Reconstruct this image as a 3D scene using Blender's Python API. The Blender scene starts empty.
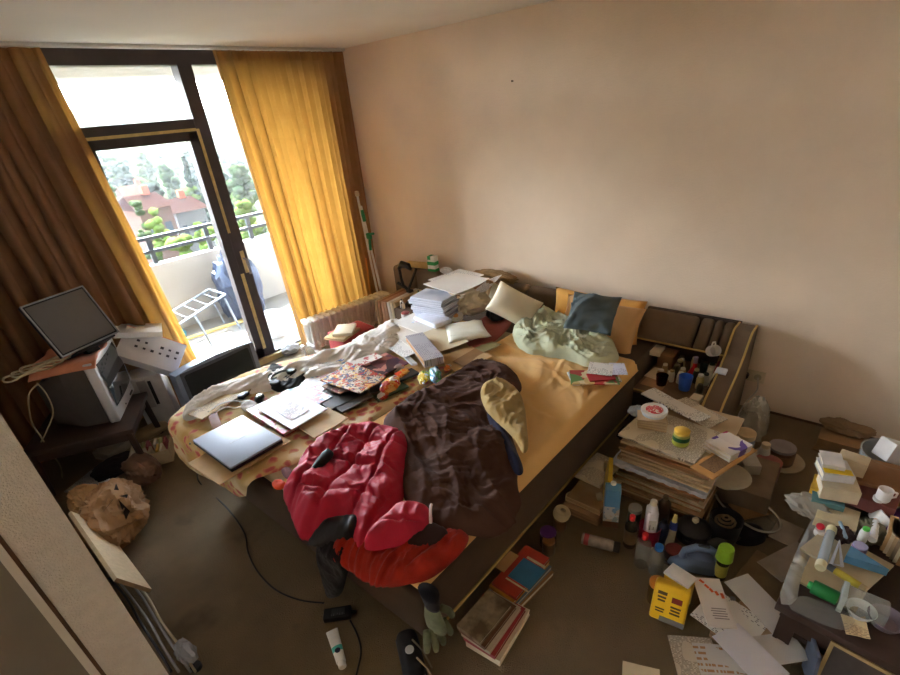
SKY, SUN, SUNDIR, EXPO, HALL = 5.2, 5.0, (-.25, -.53, -.84), 4.0, 0
HAZE = .00035
import bpy, bmesh, math, random
import numpy as np
from mathutils import Vector, Matrix
random.seed(7)
PI = math.pi
sc = bpy.context.scene
COL = sc.collection

# ---------------------------------------------------------------- camera (900x675, focal length in pixels)
FPX, PPX, PPY = 488.1576, 454.628, 384.282
yaw, pit, rol = math.radians(47.42663), math.radians(29.48367), math.radians(-5.4883)
F = Vector((math.sin(yaw)*math.cos(pit), math.cos(yaw)*math.cos(pit), -math.sin(pit)))
_r = Vector((math.cos(yaw), -math.sin(yaw), 0)); _u = _r.cross(F)
RT = _r*math.cos(rol) + _u*math.sin(rol)
UP = -_r*math.sin(rol) + _u*math.cos(rol)
CAM = Vector((0, 0, 1.97))
cd = bpy.data.cameras.new('camera'); cam = bpy.data.objects.new('camera', cd); COL.objects.link(cam)
cd.sensor_width = 36; cd.lens = FPX*36/900; cd.clip_start = 0.02; cd.clip_end = 2000
cd.shift_x = (450-PPX)/900; cd.shift_y = (PPY-337.5)/900
cam.matrix_world = Matrix.Translation(CAM) @ Matrix((RT, UP, -F)).transposed().to_4x4()
sc.camera = cam

def ray(x, y): return F + RT*((x-PPX)/FPX) - UP*((y-PPY)/FPX)
def Pz(x, y, z=0.0): d = ray(x, y); return CAM + d*((z-CAM.z)/d.z)      # a point of the photo on a level surface
def Px(x, y, v): d = ray(x, y); return CAM + d*(v/d.x)                   # on a plane parallel to the long wall
def Pp(x, y, pt, nrm): d = ray(x, y); return CAM + d*((Vector(pt)-CAM).dot(nrm)/d.dot(nrm))   # on any plane
def Py(x, y, v): d = ray(x, y); return CAM + d*(v/d.y)                   # on a plane parallel to the window

# ---------------------------------------------------------------- materials
def C(r, g, b):
    f = lambda c: (c/255/12.92) if c/255 <= .04045 else ((c/255+.055)/1.055)**2.4
    return (f(r), f(g), f(b), 1)
MATS = {}
def new_mat(name):
    m = bpy.data.materials.new(name); m.use_nodes = True
    nt = m.node_tree; b = nt.nodes['Principled BSDF']
    return m, nt, b
def N(nt, t, **k):
    n = nt.nodes.new(t)
    for a, v in k.items():
        if a in n.inputs.keys(): n.inputs[a].default_value = v
        else: setattr(n, a, v)
    return n
def coords(nt, kind='Object'):
    return nt.nodes.new('ShaderNodeTexCoord').outputs[kind]
def M(name, rgb, rough=.65, metal=0, var=.12, vs=14, bump=.0, bs=250, trans=0, ior=1.4, sheen=0, coat=0, bd=.004, stain=None):
    if name in MATS: return MATS[name]
    m, nt, b = new_mat(name); L = nt.links
    co = coords(nt); c = C(*rgb)
    b.inputs['Roughness'].default_value = rough; b.inputs['Metallic'].default_value = metal
    b.inputs['Transmission Weight'].default_value = trans; b.inputs['IOR'].default_value = ior
    b.inputs['Sheen Weight'].default_value = sheen; b.inputs['Coat Weight'].default_value = coat
    if var > 0:
        n = N(nt, 'ShaderNodeTexNoise', Scale=vs, Detail=4.0); L.new(co, n.inputs['Vector'])
        r = N(nt, 'ShaderNodeValToRGB'); L.new(n.outputs['Fac'], r.inputs['Fac'])
        r.color_ramp.elements[0].position = .3; r.color_ramp.elements[1].position = .7
        r.color_ramp.elements[0].color = tuple(x*(1-var) for x in c[:3])+(1,)
        r.color_ramp.elements[1].color = tuple(min(1, x*(1+var)) for x in c[:3])+(1,)
        out = r.outputs['Color']
        if stain:
            n2 = N(nt, 'ShaderNodeTexNoise', Scale=stain[1], Detail=6.0); L.new(co, n2.inputs['Vector'])
            r2 = N(nt, 'ShaderNodeValToRGB'); L.new(n2.outputs['Fac'], r2.inputs['Fac'])
            r2.color_ramp.elements[0].position = stain[2]; r2.color_ramp.elements[1].position = stain[2]+.12
            mx = N(nt, 'ShaderNodeMix', data_type='RGBA'); L.new(r2.outputs['Color'], mx.inputs[0])
            L.new(out, mx.inputs[6]); mx.inputs[7].default_value = C(*stain[0]); out = mx.outputs[2]
        L.new(out, b.inputs['Base Color'])
    else: b.inputs['Base Color'].default_value = c
    if bump:
        n = N(nt, 'ShaderNodeTexNoise', Scale=bs, Detail=3.0); L.new(co, n.inputs['Vector'])
        bp = N(nt, 'ShaderNodeBump', Strength=bump, Distance=bd); L.new(n.outputs['Fac'], bp.inputs['Height'])
        L.new(bp.outputs['Normal'], b.inputs['Normal'])
    MATS[name] = m; return m
def text_mat(name, paper, ink, line=.007, rough=.75, dens=.52, rot=0):
    """paper with rows of print: short dark dashes in lines"""
    if name in MATS: return MATS[name]
    m, nt, b = new_mat(name); L = nt.links; co = coords(nt)
    mp = N(nt, 'ShaderNodeMapping'); mp.inputs['Rotation'].default_value = (0, 0, rot); L.new(co, mp.inputs['Vector'])
    sp = N(nt, 'ShaderNodeSeparateXYZ'); L.new(mp.outputs['Vector'], sp.inputs[0])
    dv = N(nt, 'ShaderNodeMath', operation='DIVIDE'); L.new(sp.outputs['Y'], dv.inputs[0]); dv.inputs[1].default_value = line
    fr = N(nt, 'ShaderNodeMath', operation='FRACT'); L.new(dv.outputs[0], fr.inputs[0])
    lt = N(nt, 'ShaderNodeMath', operation='LESS_THAN'); L.new(fr.outputs[0], lt.inputs[0]); lt.inputs[1].default_value = .45
    fl = N(nt, 'ShaderNodeMath', operation='FLOOR'); L.new(dv.outputs[0], fl.inputs[0])
    cb = N(nt, 'ShaderNodeCombineXYZ'); mu = N(nt, 'ShaderNodeMath', operation='MULTIPLY'); L.new(sp.outputs['X'], mu.inputs[0]); mu.inputs[1].default_value = 90
    L.new(mu.outputs[0], cb.inputs[0]); L.new(fl.outputs[0], cb.inputs[1])
    wn = N(nt, 'ShaderNodeTexNoise', Scale=1.0, Detail=0.0); L.new(cb.outputs[0], wn.inputs['Vector'])
    gt = N(nt, 'ShaderNodeMath', operation='GREATER_THAN'); L.new(wn.outputs['Fac'], gt.inputs[0]); gt.inputs[1].default_value = dens
    bl = N(nt, 'ShaderNodeTexNoise', Scale=9.0, Detail=0.0); L.new(co, bl.inputs['Vector'])
    g2 = N(nt, 'ShaderNodeMath', operation='GREATER_THAN'); L.new(bl.outputs['Fac'], g2.inputs[0]); g2.inputs[1].default_value = .45
    m1 = N(nt, 'ShaderNodeMath', operation='MULTIPLY'); L.new(lt.outputs[0], m1.inputs[0]); L.new(gt.outputs[0], m1.inputs[1])
    m2 = N(nt, 'ShaderNodeMath', operation='MULTIPLY'); L.new(m1.outputs[0], m2.inputs[0]); L.new(g2.outputs[0], m2.inputs[1])
    mx = N(nt, 'ShaderNodeMix', data_type='RGBA'); L.new(m2.outputs[0], mx.inputs[0]); mx.inputs[6].default_value = C(*paper); mx.inputs[7].default_value = C(*ink)
    L.new(mx.outputs[2], b.inputs['Base Color']); b.inputs['Roughness'].default_value = rough
    MATS[name] = m; return m
def print_mat(name, cols, scale=14, rough=.35, warp=.5):
    """printed cover: patches of ink in the given colours"""
    if name in MATS: return MATS[name]
    m, nt, b = new_mat(name); L = nt.links; co = coords(nt)
    nz = N(nt, 'ShaderNodeTexNoise', Scale=scale*.6, Detail=3.0); L.new(co, nz.inputs['Vector'])
    ad = N(nt, 'ShaderNodeMix', data_type='RGBA'); ad.inputs[0].default_value = warp*.25; L.new(co, ad.inputs[6]); L.new(nz.outputs['Color'], ad.inputs[7])
    v = N(nt, 'ShaderNodeTexVoronoi', Scale=scale); v.distance = 'CHEBYCHEV'; L.new(ad.outputs[2], v.inputs['Vector'])
    sp = N(nt, 'ShaderNodeSeparateColor'); L.new(v.outputs['Color'], sp.inputs[0])
    r = N(nt, 'ShaderNodeValToRGB'); r.color_ramp.interpolation = 'CONSTANT'; L.new(sp.outputs[0], r.inputs['Fac'])
    e = r.color_ramp.elements
    while len(e) < len(cols): e.new(.5)
    for i, c in enumerate(cols): e[i].position = i/len(cols); e[i].color = C(*c)
    L.new(r.outputs['Color'], b.inputs['Base Color']); b.inputs['Roughness'].default_value = rough
    MATS[name] = m; return m
def layer_mat(name, c1, c2, step=.003, rough=.8):
    """edges of stacked leaves: thin uneven stripes by height"""
    if name in MATS: return MATS[name]
    m, nt, b = new_mat(name); L = nt.links; co = coords(nt)
    mp = N(nt, 'ShaderNodeMapping'); mp.inputs['Scale'].default_value = (3, 3, 1/step); L.new(co, mp.inputs['Vector'])
    n = N(nt, 'ShaderNodeTexNoise', Scale=1.0, Detail=2.0); L.new(mp.outputs['Vector'], n.inputs['Vector'])
    r = N(nt, 'ShaderNodeValToRGB'); L.new(n.outputs['Fac'], r.inputs['Fac'])
    r.color_ramp.elements[0].position = .35; r.color_ramp.elements[1].position = .62
    r.color_ramp.elements[0].color = C(*c2); r.color_ramp.elements[1].color = C(*c1)
    L.new(r.outputs['Color'], b.inputs['Base Color']); b.inputs['Roughness'].default_value = rough
    MATS[name] = m; return m
def cloth_mat(name, rgb, weave=700, bump=.25, transl=0, sheen=.1, rough=.9, var=.12, vs=6):
    if name in MATS: return MATS[name]
    m = M(name, rgb, rough=rough, var=var, vs=vs, bump=bump, bs=weave, sheen=sheen, bd=.002)
    m.node_tree.nodes['Principled BSDF'].inputs['Specular IOR Level'].default_value = .12
    if transl:
        nt = m.node_tree; b = nt.nodes['Principled BSDF']; o = nt.nodes['Material Output']
        t = N(nt, 'ShaderNodeBsdfTranslucent'); mx = N(nt, 'ShaderNodeMixShader'); mx.inputs[0].default_value = transl
        nt.links.new(b.inputs['Base Color'].links[0].from_socket, t.inputs['Color'])
        nt.links.new(b.outputs[0], mx.inputs[1]); nt.links.new(t.outputs[0], mx.inputs[2]); nt.links.new(mx.outputs[0], o.inputs['Surface'])
    return m
def clear_mat(name, tint, op=.35, rough=.12):
    """thin clear plastic or glass: mostly see-through with a gloss"""
    if name in MATS: return MATS[name]
    m, nt, b = new_mat(name); o = nt.nodes['Material Output']
    b.inputs['Base Color'].default_value = C(*tint); b.inputs['Roughness'].default_value = rough
    t = N(nt, 'ShaderNodeBsdfTransparent'); t.inputs[0].default_value = (.97, .98, .98, 1)
    mx = N(nt, 'ShaderNodeMixShader'); mx.inputs[0].default_value = op
    nt.links.new(t.outputs[0], mx.inputs[1]); nt.links.new(b.outputs[0], mx.inputs[2]); nt.links.new(mx.outputs[0], o.inputs['Surface'])
    MATS[name] = m; return m

# ---------------------------------------------------------------- mesh helpers
class MB:
    def __init__(s): s.bm = bmesh.new()
    def box(s, c, d, rz=0, bev=0, seg=2, mat=None):
        r = bmesh.ops.create_cube(s.bm, size=1)['verts']
        bmesh.ops.scale(s.bm, vec=d, verts=r)
        if bev:
            es = list({e for v in r for e in v.link_edges})
            g = bmesh.ops.bevel(s.bm, geom=es, offset=min(bev, min(d)*.48), segments=seg, affect='EDGES', profile=.5)
            r = list({v for f in g['faces'] for v in f.verts} | {v for v in r if v.is_valid})
        X = mat if mat is not None else Matrix.Translation(c) @ Matrix.Rotation(rz, 4, 'Z')
        bmesh.ops.transform(s.bm, matrix=X, verts=r); return s
    def lathe(s, prof, seg=20, at=(0, 0, 0), mat=None, sx=1, sy=1):
        X = mat if mat is not None else Matrix.Translation(at)
        rings = []
        for r, z in prof:
            if r < 1e-6: rings.append([s.bm.verts.new(X @ Vector((0, 0, z)))])
            else: rings.append([s.bm.verts.new(X @ Vector((r*sx*math.cos(2*PI*k/seg), r*sy*math.sin(2*PI*k/seg), z))) for k in range(seg)])
        for a, b in zip(rings, rings[1:]):
            for k in range(seg):
                j = (k+1) % seg
                if len(a) == 1 and len(b) == 1: break
                if len(a) == 1: s.bm.faces.new((a[0], b[j], b[k]))
                elif len(b) == 1: s.bm.faces.new((a[k], a[j], b[0]))
                else: s.bm.faces.new((a[k], a[j], b[j], b[k]))
        return s
    def tube(s, pts, r, seg=8, flat=1, close=False):
        pts = [Vector(p) for p in pts]; n = len(pts); rings = []
        rr = r if isinstance(r, (list, tuple)) else [r]*n
        side = None
        for i, p in enumerate(pts):
            t = (pts[min(i+1, n-1)]-pts[max(i-1, 0)]).normalized() if not close else (pts[(i+1) % n]-pts[i-1]).normalized()
            if side is None:
                a = Vector((0, 0, 1)) if abs(t.z) < .9 else Vector((1, 0, 0)); side = t.cross(a).normalized()
            else:
                side = (side - t*side.dot(t)).normalized()
            up = side.cross(t)
            rings.append([s.bm.verts.new(p + side*(rr[i]*math.cos(2*PI*k/seg)) + up*(flat*rr[i]*math.sin(2*PI*k/seg))) for k in range(seg)])
        for i in range(n if close else n-1):
            a, b = rings[i], rings[(i+1) % n]
            for k in range(seg): s.bm.faces.new((a[k], a[(k+1) % seg], b[(k+1) % seg], b[k]))
        if not close:
            s.bm.faces.new(rings[0][::-1]); s.bm.faces.new(rings[-1])
        return s
    def prism(s, poly, h, mat=None, z0=0):
        """outline in x/y raised by h"""
        X = mat if mat is not None else Matrix.Identity(4)
        a = [s.bm.verts.new(X @ Vector((p[0], p[1], z0))) for p in poly]; b = [s.bm.verts.new(X @ Vector((p[0], p[1], z0+h))) for p in poly]
        n = len(poly); s.bm.faces.new(a[::-1]); s.bm.faces.new(b)
        for k in range(n): s.bm.faces.new((a[k], a[(k+1) % n], b[(k+1) % n], b[k]))
        return s
    def grid(s, nu, nv, fn, closeu=False):
        V = [[s.bm.verts.new(fn(i/(nu-1) if not closeu else i/nu, j/(nv-1))) for j in range(nv)] for i in range(nu)]
        for i in range(nu if closeu else nu-1):
            for j in range(nv-1): s.bm.faces.new((V[i][j], V[(i+1) % nu][j], V[(i+1) % nu][j+1], V[i][j+1]))
        return s
    def ico(s, c, r, sub=2, sc_=(1, 1, 1), jit=0):
        g = bmesh.ops.create_icosphere(s.bm, subdivisions=sub, radius=1)['verts']
        for v in g:
            k = 1 + (random.random()-.5)*jit
            v.co = Vector((v.co.x*r*sc_[0]*k+c[0], v.co.y*r*sc_[1]*k+c[1], v.co.z*r*sc_[2]*k+c[2]))
        return s
    def obj(s, name, mat, parent=None, loc=None, rot=None, smooth=None, solid=0, ang=40):
        bmesh.ops.recalc_face_normals(s.bm, faces=s.bm.faces[:])
        me = bpy.data.meshes.new(name); s.bm.to_mesh(me); s.bm.free()
        o = bpy.data.objects.new(name, me); COL.objects.link(o)
        me.materials.append(mat)
        if smooth is not False:
            me.polygons.foreach_set('use_smooth', [True]*len(me.polygons))
            me.set_sharp_from_angle(angle=math.radians(ang if smooth is None else 180))
        if parent: o.parent = parent
        if loc is not None: o.location = loc
        if rot is not None: o.rotation_euler = rot if not isinstance(rot, (int, float)) else (0, 0, rot)
        if solid:
            md = o.modifiers.new('thickness', 'SOLIDIFY'); md.thickness = solid; md.offset = 1
        return o
def tag(o, label, cat, group=None, kind=None):
    if label: o['label'] = label
    if cat: o['category'] = cat
    if group: o['group'] = group
    if kind: o['kind'] = kind
    return o
def thing(name, label, cat, loc=(0, 0, 0), rz=0, group=None):
    o = bpy.data.objects.new(name, None); COL.objects.link(o); o.empty_display_size = .05
    o.location = loc; o.rotation_euler = (0, 0, rz); return tag(o, label, cat, group)
def struct(o): o['kind'] = 'structure'; return o
def part_label(o, l): o['label'] = l; return o

# ---------------------------------------------------------------- noise and cloth
def _hash(ix, iy, seed):
    h = (ix.astype(np.int64)*374761393 + iy.astype(np.int64)*668265263 + seed*1442695041) & 0x7fffffff
    h = ((h ^ (h >> 13))*1274126177) & 0x7fffffff
    return ((h ^ (h >> 16)) & 0xffff)/65535.0
def vnoise(x, y, seed=0):
    ix = np.floor(x); iy = np.floor(y); fx = x-ix; fy = y-iy
    fx = fx*fx*fx*(fx*(fx*6-15)+10); fy = fy*fy*fy*(fy*(fy*6-15)+10)
    a = _hash(ix, iy, seed); b = _hash(ix+1, iy, seed); c = _hash(ix, iy+1, seed); d = _hash(ix+1, iy+1, seed)
    return (a*(1-fx)+b*fx)*(1-fy)+(c*(1-fx)+d*fx)*fy
def folds(x, y, ang, wl, seed, stretch=4, warp=.6):
    """ridged creases running along direction ang, about wl apart"""
    ca, sa = math.cos(ang), math.sin(ang)
    u = x*ca+y*sa; v = -x*sa+y*ca
    w = v/wl + warp*(vnoise(u/(wl*2.5), v/(wl*2.5), seed+5)-.5)*4
    n1 = 1-np.abs(2*vnoise(u/(wl*stretch), w, seed)-1)
    n2 = 1-np.abs(2*vnoise(u/(wl*stretch*.6)+9, w*2.1, seed+1)-1)
    n3 = 1-np.abs(2*vnoise(u/(wl*stretch*.35)+3, w*4.3+1.5*vnoise(u/(wl*1.5), v/(wl*1.5), seed+9), seed+2)-1)
    return (n1**2)*.58 + (n2**1.7)*.27 + (n3**1.6)*.15
def poly_dist(x, y, P):
    P = np.array(P); n = len(P); best = np.full(x.shape, 1e9); ins = np.zeros(x.shape, bool); nx = np.zeros_like(x); ny = np.zeros_like(y)
    for i in range(n):
        a = P[i]; b = P[(i+1) % n]; e = b-a; l = (e*e).sum()
        t = np.clip(((x-a[0])*e[0]+(y-a[1])*e[1])/max(l, 1e-12), 0, 1)
        qx = a[0]+t*e[0]; qy = a[1]+t*e[1]; d = np.hypot(x-qx, y-qy); m = d < best
        best = np.where(m, d, best); nx = np.where(m, qx, nx); ny = np.where(m, qy, ny)
        c = ((a[1] > y) != (b[1] > y)); xx = a[0]+(y-a[1])*(b[0]-a[0])/(b[1]-a[1] if b[1] != a[1] else 1e-12)
        ins ^= c & (x < xx)
    return best, ins, nx, ny
def smooth_poly(P, k=2):
    for _ in range(k):
        Q = []
        for i in range(len(P)):
            a = P[i]; b = P[(i+1) % len(P)]
            Q += [(a[0]*.75+b[0]*.25, a[1]*.75+b[1]*.25), (a[0]*.25+b[0]*.75, a[1]*.25+b[1]*.75)]
        P = Q
    return P
FOOT_X, SIDE_Y = .70, .935
def bend(x, y, z):
    """cloth that passes the foot or the side of the bed hangs down from its edge"""
    ex = np.maximum(0, FOOT_X-x); ey = np.maximum(0, SIDE_Y-y)
    R = .04
    def over(e):
        q = np.minimum(e/R, PI/2); return R*np.sin(q), R*(1-np.cos(q)) + np.maximum(0, e-R*PI/2)
    ox, dx = over(ex); oy, dy = over(ey)
    hx = (ex > 0); hy = (ey > 0)
    X = np.where(hx, FOOT_X-ox, x); Y = np.where(hy, SIDE_Y-oy, y)
    return X, Y, dx+dy, np.clip(ex/R, 0, 1), np.clip(ey/R, 0, 1)
def Uz(x, y, z):
    """photo point on cloth lying at height z on the bed, unrolled where it hangs over the foot or the side"""
    p = Pz(x, y, z)
    if p.x < FOOT_X-.04:
        q = Px(x, y, FOOT_X-.04)
        if q.z < z: return (FOOT_X-.023-(z-q.z), q.y)
    if p.y < SIDE_Y-.04:
        q = Py(x, y, SIDE_Y-.04)
        if q.z < z: return (q.x, SIDE_Y-.023-(z-q.z))
    return (p.x, p.y)
def cloth(name, pts, z0, mat, puff=.05, w=.06, fold=(0, .05, .02), seed=1, res=.012, parent=None, hang=True, extra=None, rnd=2, edge=.004, base=None, solid=0, fine=.3, lump=.35):
    P = smooth_poly(pts, rnd) if rnd else pts
    A = np.array(P); lo = A.min(0)-res; hi = A.max(0)+res
    nx = int((hi[0]-lo[0])/res)+2; ny = int((hi[1]-lo[1])/res)+2
    gx, gy = np.meshgrid(lo[0]+np.arange(nx)*res, lo[1]+np.arange(ny)*res, indexing='ij')
    d, ins, qx, qy = poly_dist(gx, gy, P)
    cx = gx[:-1, :-1]+res/2; cy = gy[:-1, :-1]+res/2
    _, cin, _, _ = poly_dist(cx, cy, P)
    use = np.zeros((nx, ny), int)
    use[:-1, :-1] += cin; use[1:, :-1] += cin; use[:-1, 1:] += cin; use[1:, 1:] += cin
    bd = (use > 0) & (use < 4)
    x = np.where(bd, qx, gx); y = np.where(bd, qy, gy); d = np.where(bd, 0, d)
    t = np.clip(d/w, 0, 1); prof = np.sqrt(np.maximum(0, 1-(1-t)**2))
    ramp = np.clip(d/(w*.8), 0, 1)
    f = folds(x, y, fold[0], fold[1], seed)-.45
    f2 = vnoise(x/.13, y/.13, seed+31)-.5
    h = edge + puff*prof*(1+lump*f2*2) + fold[2]*f*(.25+.75*ramp) + fine*fold[2]*(folds(x, y, fold[0]+1.1, fold[1]*.6, seed+77)-.45)*ramp
    if extra is not None: h = h + extra(x, y, d, ramp)
    h = np.maximum(h, edge*.5)
    zb = z0 + (base(x, y) if base is not None else 0)
    if hang:
        X, Y, dr, kx, ky = bend(x, y, z0)
        Z = zb - dr + h*(1-np.maximum(kx, ky)); X = X - h*kx; Y = Y - h*ky
    else: X, Y, Z = x, y, zb+h
    bm = bmesh.new(); vid = {}
    for i, j in zip(*np.nonzero(use > 0)): vid[(i, j)] = bm.verts.new((X[i, j], Y[i, j], Z[i, j]))
    for i, j in zip(*np.nonzero(cin)):
        q = [vid[k] for k in ((i, j), (i+1, j), (i+1, j+1), (i, j+1))]
        bm.faces.new(q)
    mb = MB(); mb.bm.free(); mb.bm = bm
    if solid == 0:
        pass
    o = mb.obj(name, mat, parent, smooth=True)
    if solid:
        md = o.modifiers.new('thickness', 'SOLIDIFY'); md.thickness = solid; md.offset = -1
    return o
def U(pts, z): return [Uz(x, y, z) for x, y in pts]
def XY(pts, z): return [tuple(Pz(x, y, z)[:2]) for x, y in pts]

# ---------------------------------------------------------------- flat goods
def rect(A, B, Cc, z):
    """centre, size and turn of a rectangle whose corners A, B, C show at these photo points at height z"""
    a, b, c = Pz(*A, z), Pz(*B, z), Pz(*Cc, z)
    u = (b-a).to_2d(); w = u.length; u.normalize(); v = Vector((-u.y, u.x)); dd = (c-b).to_2d().dot(v)
    ctr = a.to_2d()+u*w/2+v*dd/2
    return ctr.x, ctr.y, w, abs(dd), math.atan2(u.y, u.x)
def leaf_grid(w, d, th, curl=.0, seed=0, n=12):
    """a sheet or booklet with a little curl and real thickness"""
    rnd = random.Random(seed); a1, a2, k = rnd.uniform(-.6, 1), rnd.uniform(-.6, 1), rnd.uniform(0, 6)
    def hz(u, v):
        x, y = u*2-1, v*2-1
        return curl*(max(0, x*a1+y*a2)**2*.8 + .15*(1+math.sin(k+2.2*x+1.3*y)))
    m = MB(); bm = m.bm
    T = [[bm.verts.new(((i/n-.5)*w, (j/n-.5)*d, hz(i/n, j/n)+th)) for j in range(n+1)] for i in range(n+1)]
    B = [[bm.verts.new(((i/n-.5)*w, (j/n-.5)*d, hz(i/n, j/n))) for j in range(n+1)] for i in range(n+1)]
    for i in range(n):
        for j in range(n):
            bm.faces.new((T[i][j], T[i+1][j], T[i+1][j+1], T[i][j+1])); bm.faces.new((B[i][j], B[i][j+1], B[i+1][j+1], B[i+1][j]))
    for i in range(n):
        bm.faces.new((T[i][0], B[i][0], B[i+1][0], T[i+1][0])); bm.faces.new((T[i][n], T[i+1][n], B[i+1][n], B[i][n]))
        bm.faces.new((T[0][i], T[0][i+1], B[0][i+1], B[0][i])); bm.faces.new((T[n][i], B[n][i], B[n][i+1], T[n][i+1]))
    return m
_seed = [0]; COVER = {}
def sheet(name, label, cat, A, B, Cc, z, mat, th=.0012, curl=.006, group=None, tilt=(0, 0)):
    """paper, magazine, board: its top lies at about height z"""
    x, y, w, d, r = rect(A, B, Cc, z); _seed[0] += 1
    o = leaf_grid(w, d, th, curl, _seed[0]).obj(name, mat, loc=(x, y, z-th), rot=(tilt[0], tilt[1], r), ang=30)
    return tag(o, label, cat, group)
def book(name, label, cat, A, B, Cc, z, th, cover, pages, spine='AB', group=None, dims=None, name_cover='cover'):
    """cover of two boards and a spine, and the block of pages"""
    x, y, w, d, r = dims or rect(A, B, Cc, z)
    t = thing(name, label, cat, (x, y, z-th), r, group)
    b = min(.003, th*.15); m = MB()
    m.box((0, 0, b/2), (w, d, b)); m.box((0, 0, th-b/2), (w, d, b))
    if spine == 'AB': m.box((0, -d/2+b/2, th/2), (w, b, th-.0004)); pc, pd = (0, b/2+.0015, th/2), (w-.008, d-b-.005, th-2*b-.0002)
    elif spine == 'CD': m.box((0, d/2-b/2, th/2), (w, b, th-.0004)); pc, pd = (0, -b/2-.0015, th/2), (w-.008, d-b-.005, th-2*b-.0002)
    elif spine == 'A': m.box((-w/2+b/2, 0, th/2), (b, d, th-.0004)); pc, pd = (b/2+.0015, 0, th/2), (w-b-.005, d-.008, th-2*b-.0002)
    else: m.box((w/2-b/2, 0, th/2), (b, d, th-.0004)); pc, pd = (-b/2-.0015, 0, th/2), (w-b-.005, d-.008, th-2*b-.0002)
    t_cover = m.obj(name_cover, cover, t, smooth=False); COVER[t.name] = t_cover
    MB().box(pc, pd).obj('page_block', pages, t, smooth=False)
    return t
def carton(name, label, cat, A, B, Cc, z, th, mat, lid=None, group=None, bev=.003, extra=None):
    x, y, w, d, r = rect(A, B, Cc, z)
    t = thing(name, label, cat, (x, y, z-th), r, group)
    bb_ = MB().box((0, 0, th/2), (w, d, th), bev=bev).obj('box_body', mat, t)
    if lid: MB().box((0, 0, th-.004), (w+.003, d+.003, .012), bev=.002).obj('lid', lid, t)
    if extra: extra(bb_, w, d, th)
    return t
# ---------------------------------------------------------------- vessels
def lean(loc, ax=None, ang=0, rz=0):
    X = Matrix.Translation(loc) @ Matrix.Rotation(rz, 4, 'Z')
    return X @ Matrix.Rotation(ang, 4, ax) if ax else X
def vessel(name, label, cat, loc, prof, body, cap=None, band=None, rot=(0, 0, 0), group=None, seg=18, sx=1, sy=1, inner=None):
    """turned body; cap = (profile, material, name); band = (profile, material, name)"""
    t = thing(name, label, cat, loc, 0, group); t.rotation_euler = rot
    bo_ = MB().lathe(prof, seg, sx=sx, sy=sy).obj('body', body, t)
    if cap: MB().lathe(cap[0], 14, sx=sx, sy=sy).obj(cap[2], cap[1], t)
    if band: MB().lathe(band[0], seg, sx=sx, sy=sy).obj(band[2] if len(band) > 2 else 'paper_label', band[1], bo_)
    if inner: MB().lathe(inner[0], seg, sx=sx, sy=sy).obj(inner[2], inner[1], t)
    return t
def bottle_prof(r, h, neck=.35, sh=.68):
    n = r*neck
    return [(0, 0), (r*.92, 0), (r, h*.03), (r, h*sh), (r*.92, h*(sh+.06)), (n*1.4, h*(sh+.17)), (n, h*(sh+.2)), (n, h*.93), (0, h*.93)]
def cap_prof(r, z0, z1): return [(0, z0), (r, z0), (r, z1-.002), (r*.9, z1), (0, z1)]
def bottle(label, loc, r, h, body, cap, band=None, name='bottle', cat='bottle', rot=(0, 0, 0), group=None, neck=.35, sh=.68, sx=1, sy=1):
    bd = ([(r*1.015, h*.15), (r*1.02, h*.16), (r*1.02, h*sh*.85), (r*1.015, h*sh*.86)], band) if band else None
    return vessel(name, label, cat, loc, bottle_prof(r, h, neck, sh), body, (cap_prof(r*neck*1.25, h*.86, h), cap, 'cap'), bd, rot, group, sx=sx, sy=sy)
def jar(label, loc, r, h, body, lid, band=None, name='jar', cat='jar', rot=(0, 0, 0), group=None):
    bd = ([(r*1.012, h*.2), (r*1.02, h*.21), (r*1.02, h*.68), (r*1.012, h*.69)], band) if band else None
    return vessel(name, label, cat, loc, [(0, 0), (r*.94, 0), (r, h*.05), (r, h*.8), (r*.9, h*.86), (0, h*.86)], body,
                  (cap_prof(r*.97, h*.83, h), lid, 'lid'), bd, rot, group)
def cup(label, loc, r, h, body, name='cup', cat='cup', taper=.78, rot=(0, 0, 0), wall=.003, inside=None):
    t = thing(name, label, cat, loc); t.rotation_euler = rot
    MB().lathe([(0, 0), (r*taper, 0), (r*.99, h*.95), (r, h), (r-wall, h), (r*taper-wall, wall*1.5), (0, wall*1.5)], 22).obj('body', body, t)
    if inside: MB().lathe([(0, h*.55), (r*.86, h*.55), (r*.86, h*.56), (0, h*.57)], 18).obj('contents', inside, t)
    return t
def cable(name, label, pts, r, mat, cat='cable', group=None, dense=6):
    """smooth run through the points"""
    P = [Vector(p) for p in pts]; out = []
    for i in range(len(P)-1):
        a, b, c, d = P[max(i-1, 0)], P[i], P[i+1], P[min(i+2, len(P)-1)]
        for k in range(dense):
            t = k/dense
            out.append(.5*((2*b)+(c-a)*t+(2*a-5*b+4*c-d)*t*t+(3*b-a-3*c+d)*t**3))
    out.append(P[-1])
    return tag(MB().tube(out, r, 6).obj(name, mat, smooth=True), label, cat, group)
def pillow_mesh(w, d, t, seed=0, n=22, wr=.006):
    def side(sg):
        def fn(u, v):
            x, y = u*2-1, v*2-1
            k = max(0, (1-abs(x)**3.2))**.5*max(0, (1-abs(y)**3.2))**.5
            pin = 1-.10*(1-abs(y)**2)*0 
            X = x*w/2*(1-.07*(1-y*y)) ; Y = y*d/2*(1-.07*(1-x*x))
            wz = wr*float(folds(np.array(X+5), np.array(Y+5), .7+seed, .06, seed)-.4)*min(1, k*2)
            return Vector((X, Y, sg*(t/2*k)+wz))
        return fn
    m = MB(); m.grid(n, n, side(1)); m.grid(n, n, side(-1))
    bmesh.ops.remove_doubles(m.bm, verts=m.bm.verts[:], dist=.0008)
    return m
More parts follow.
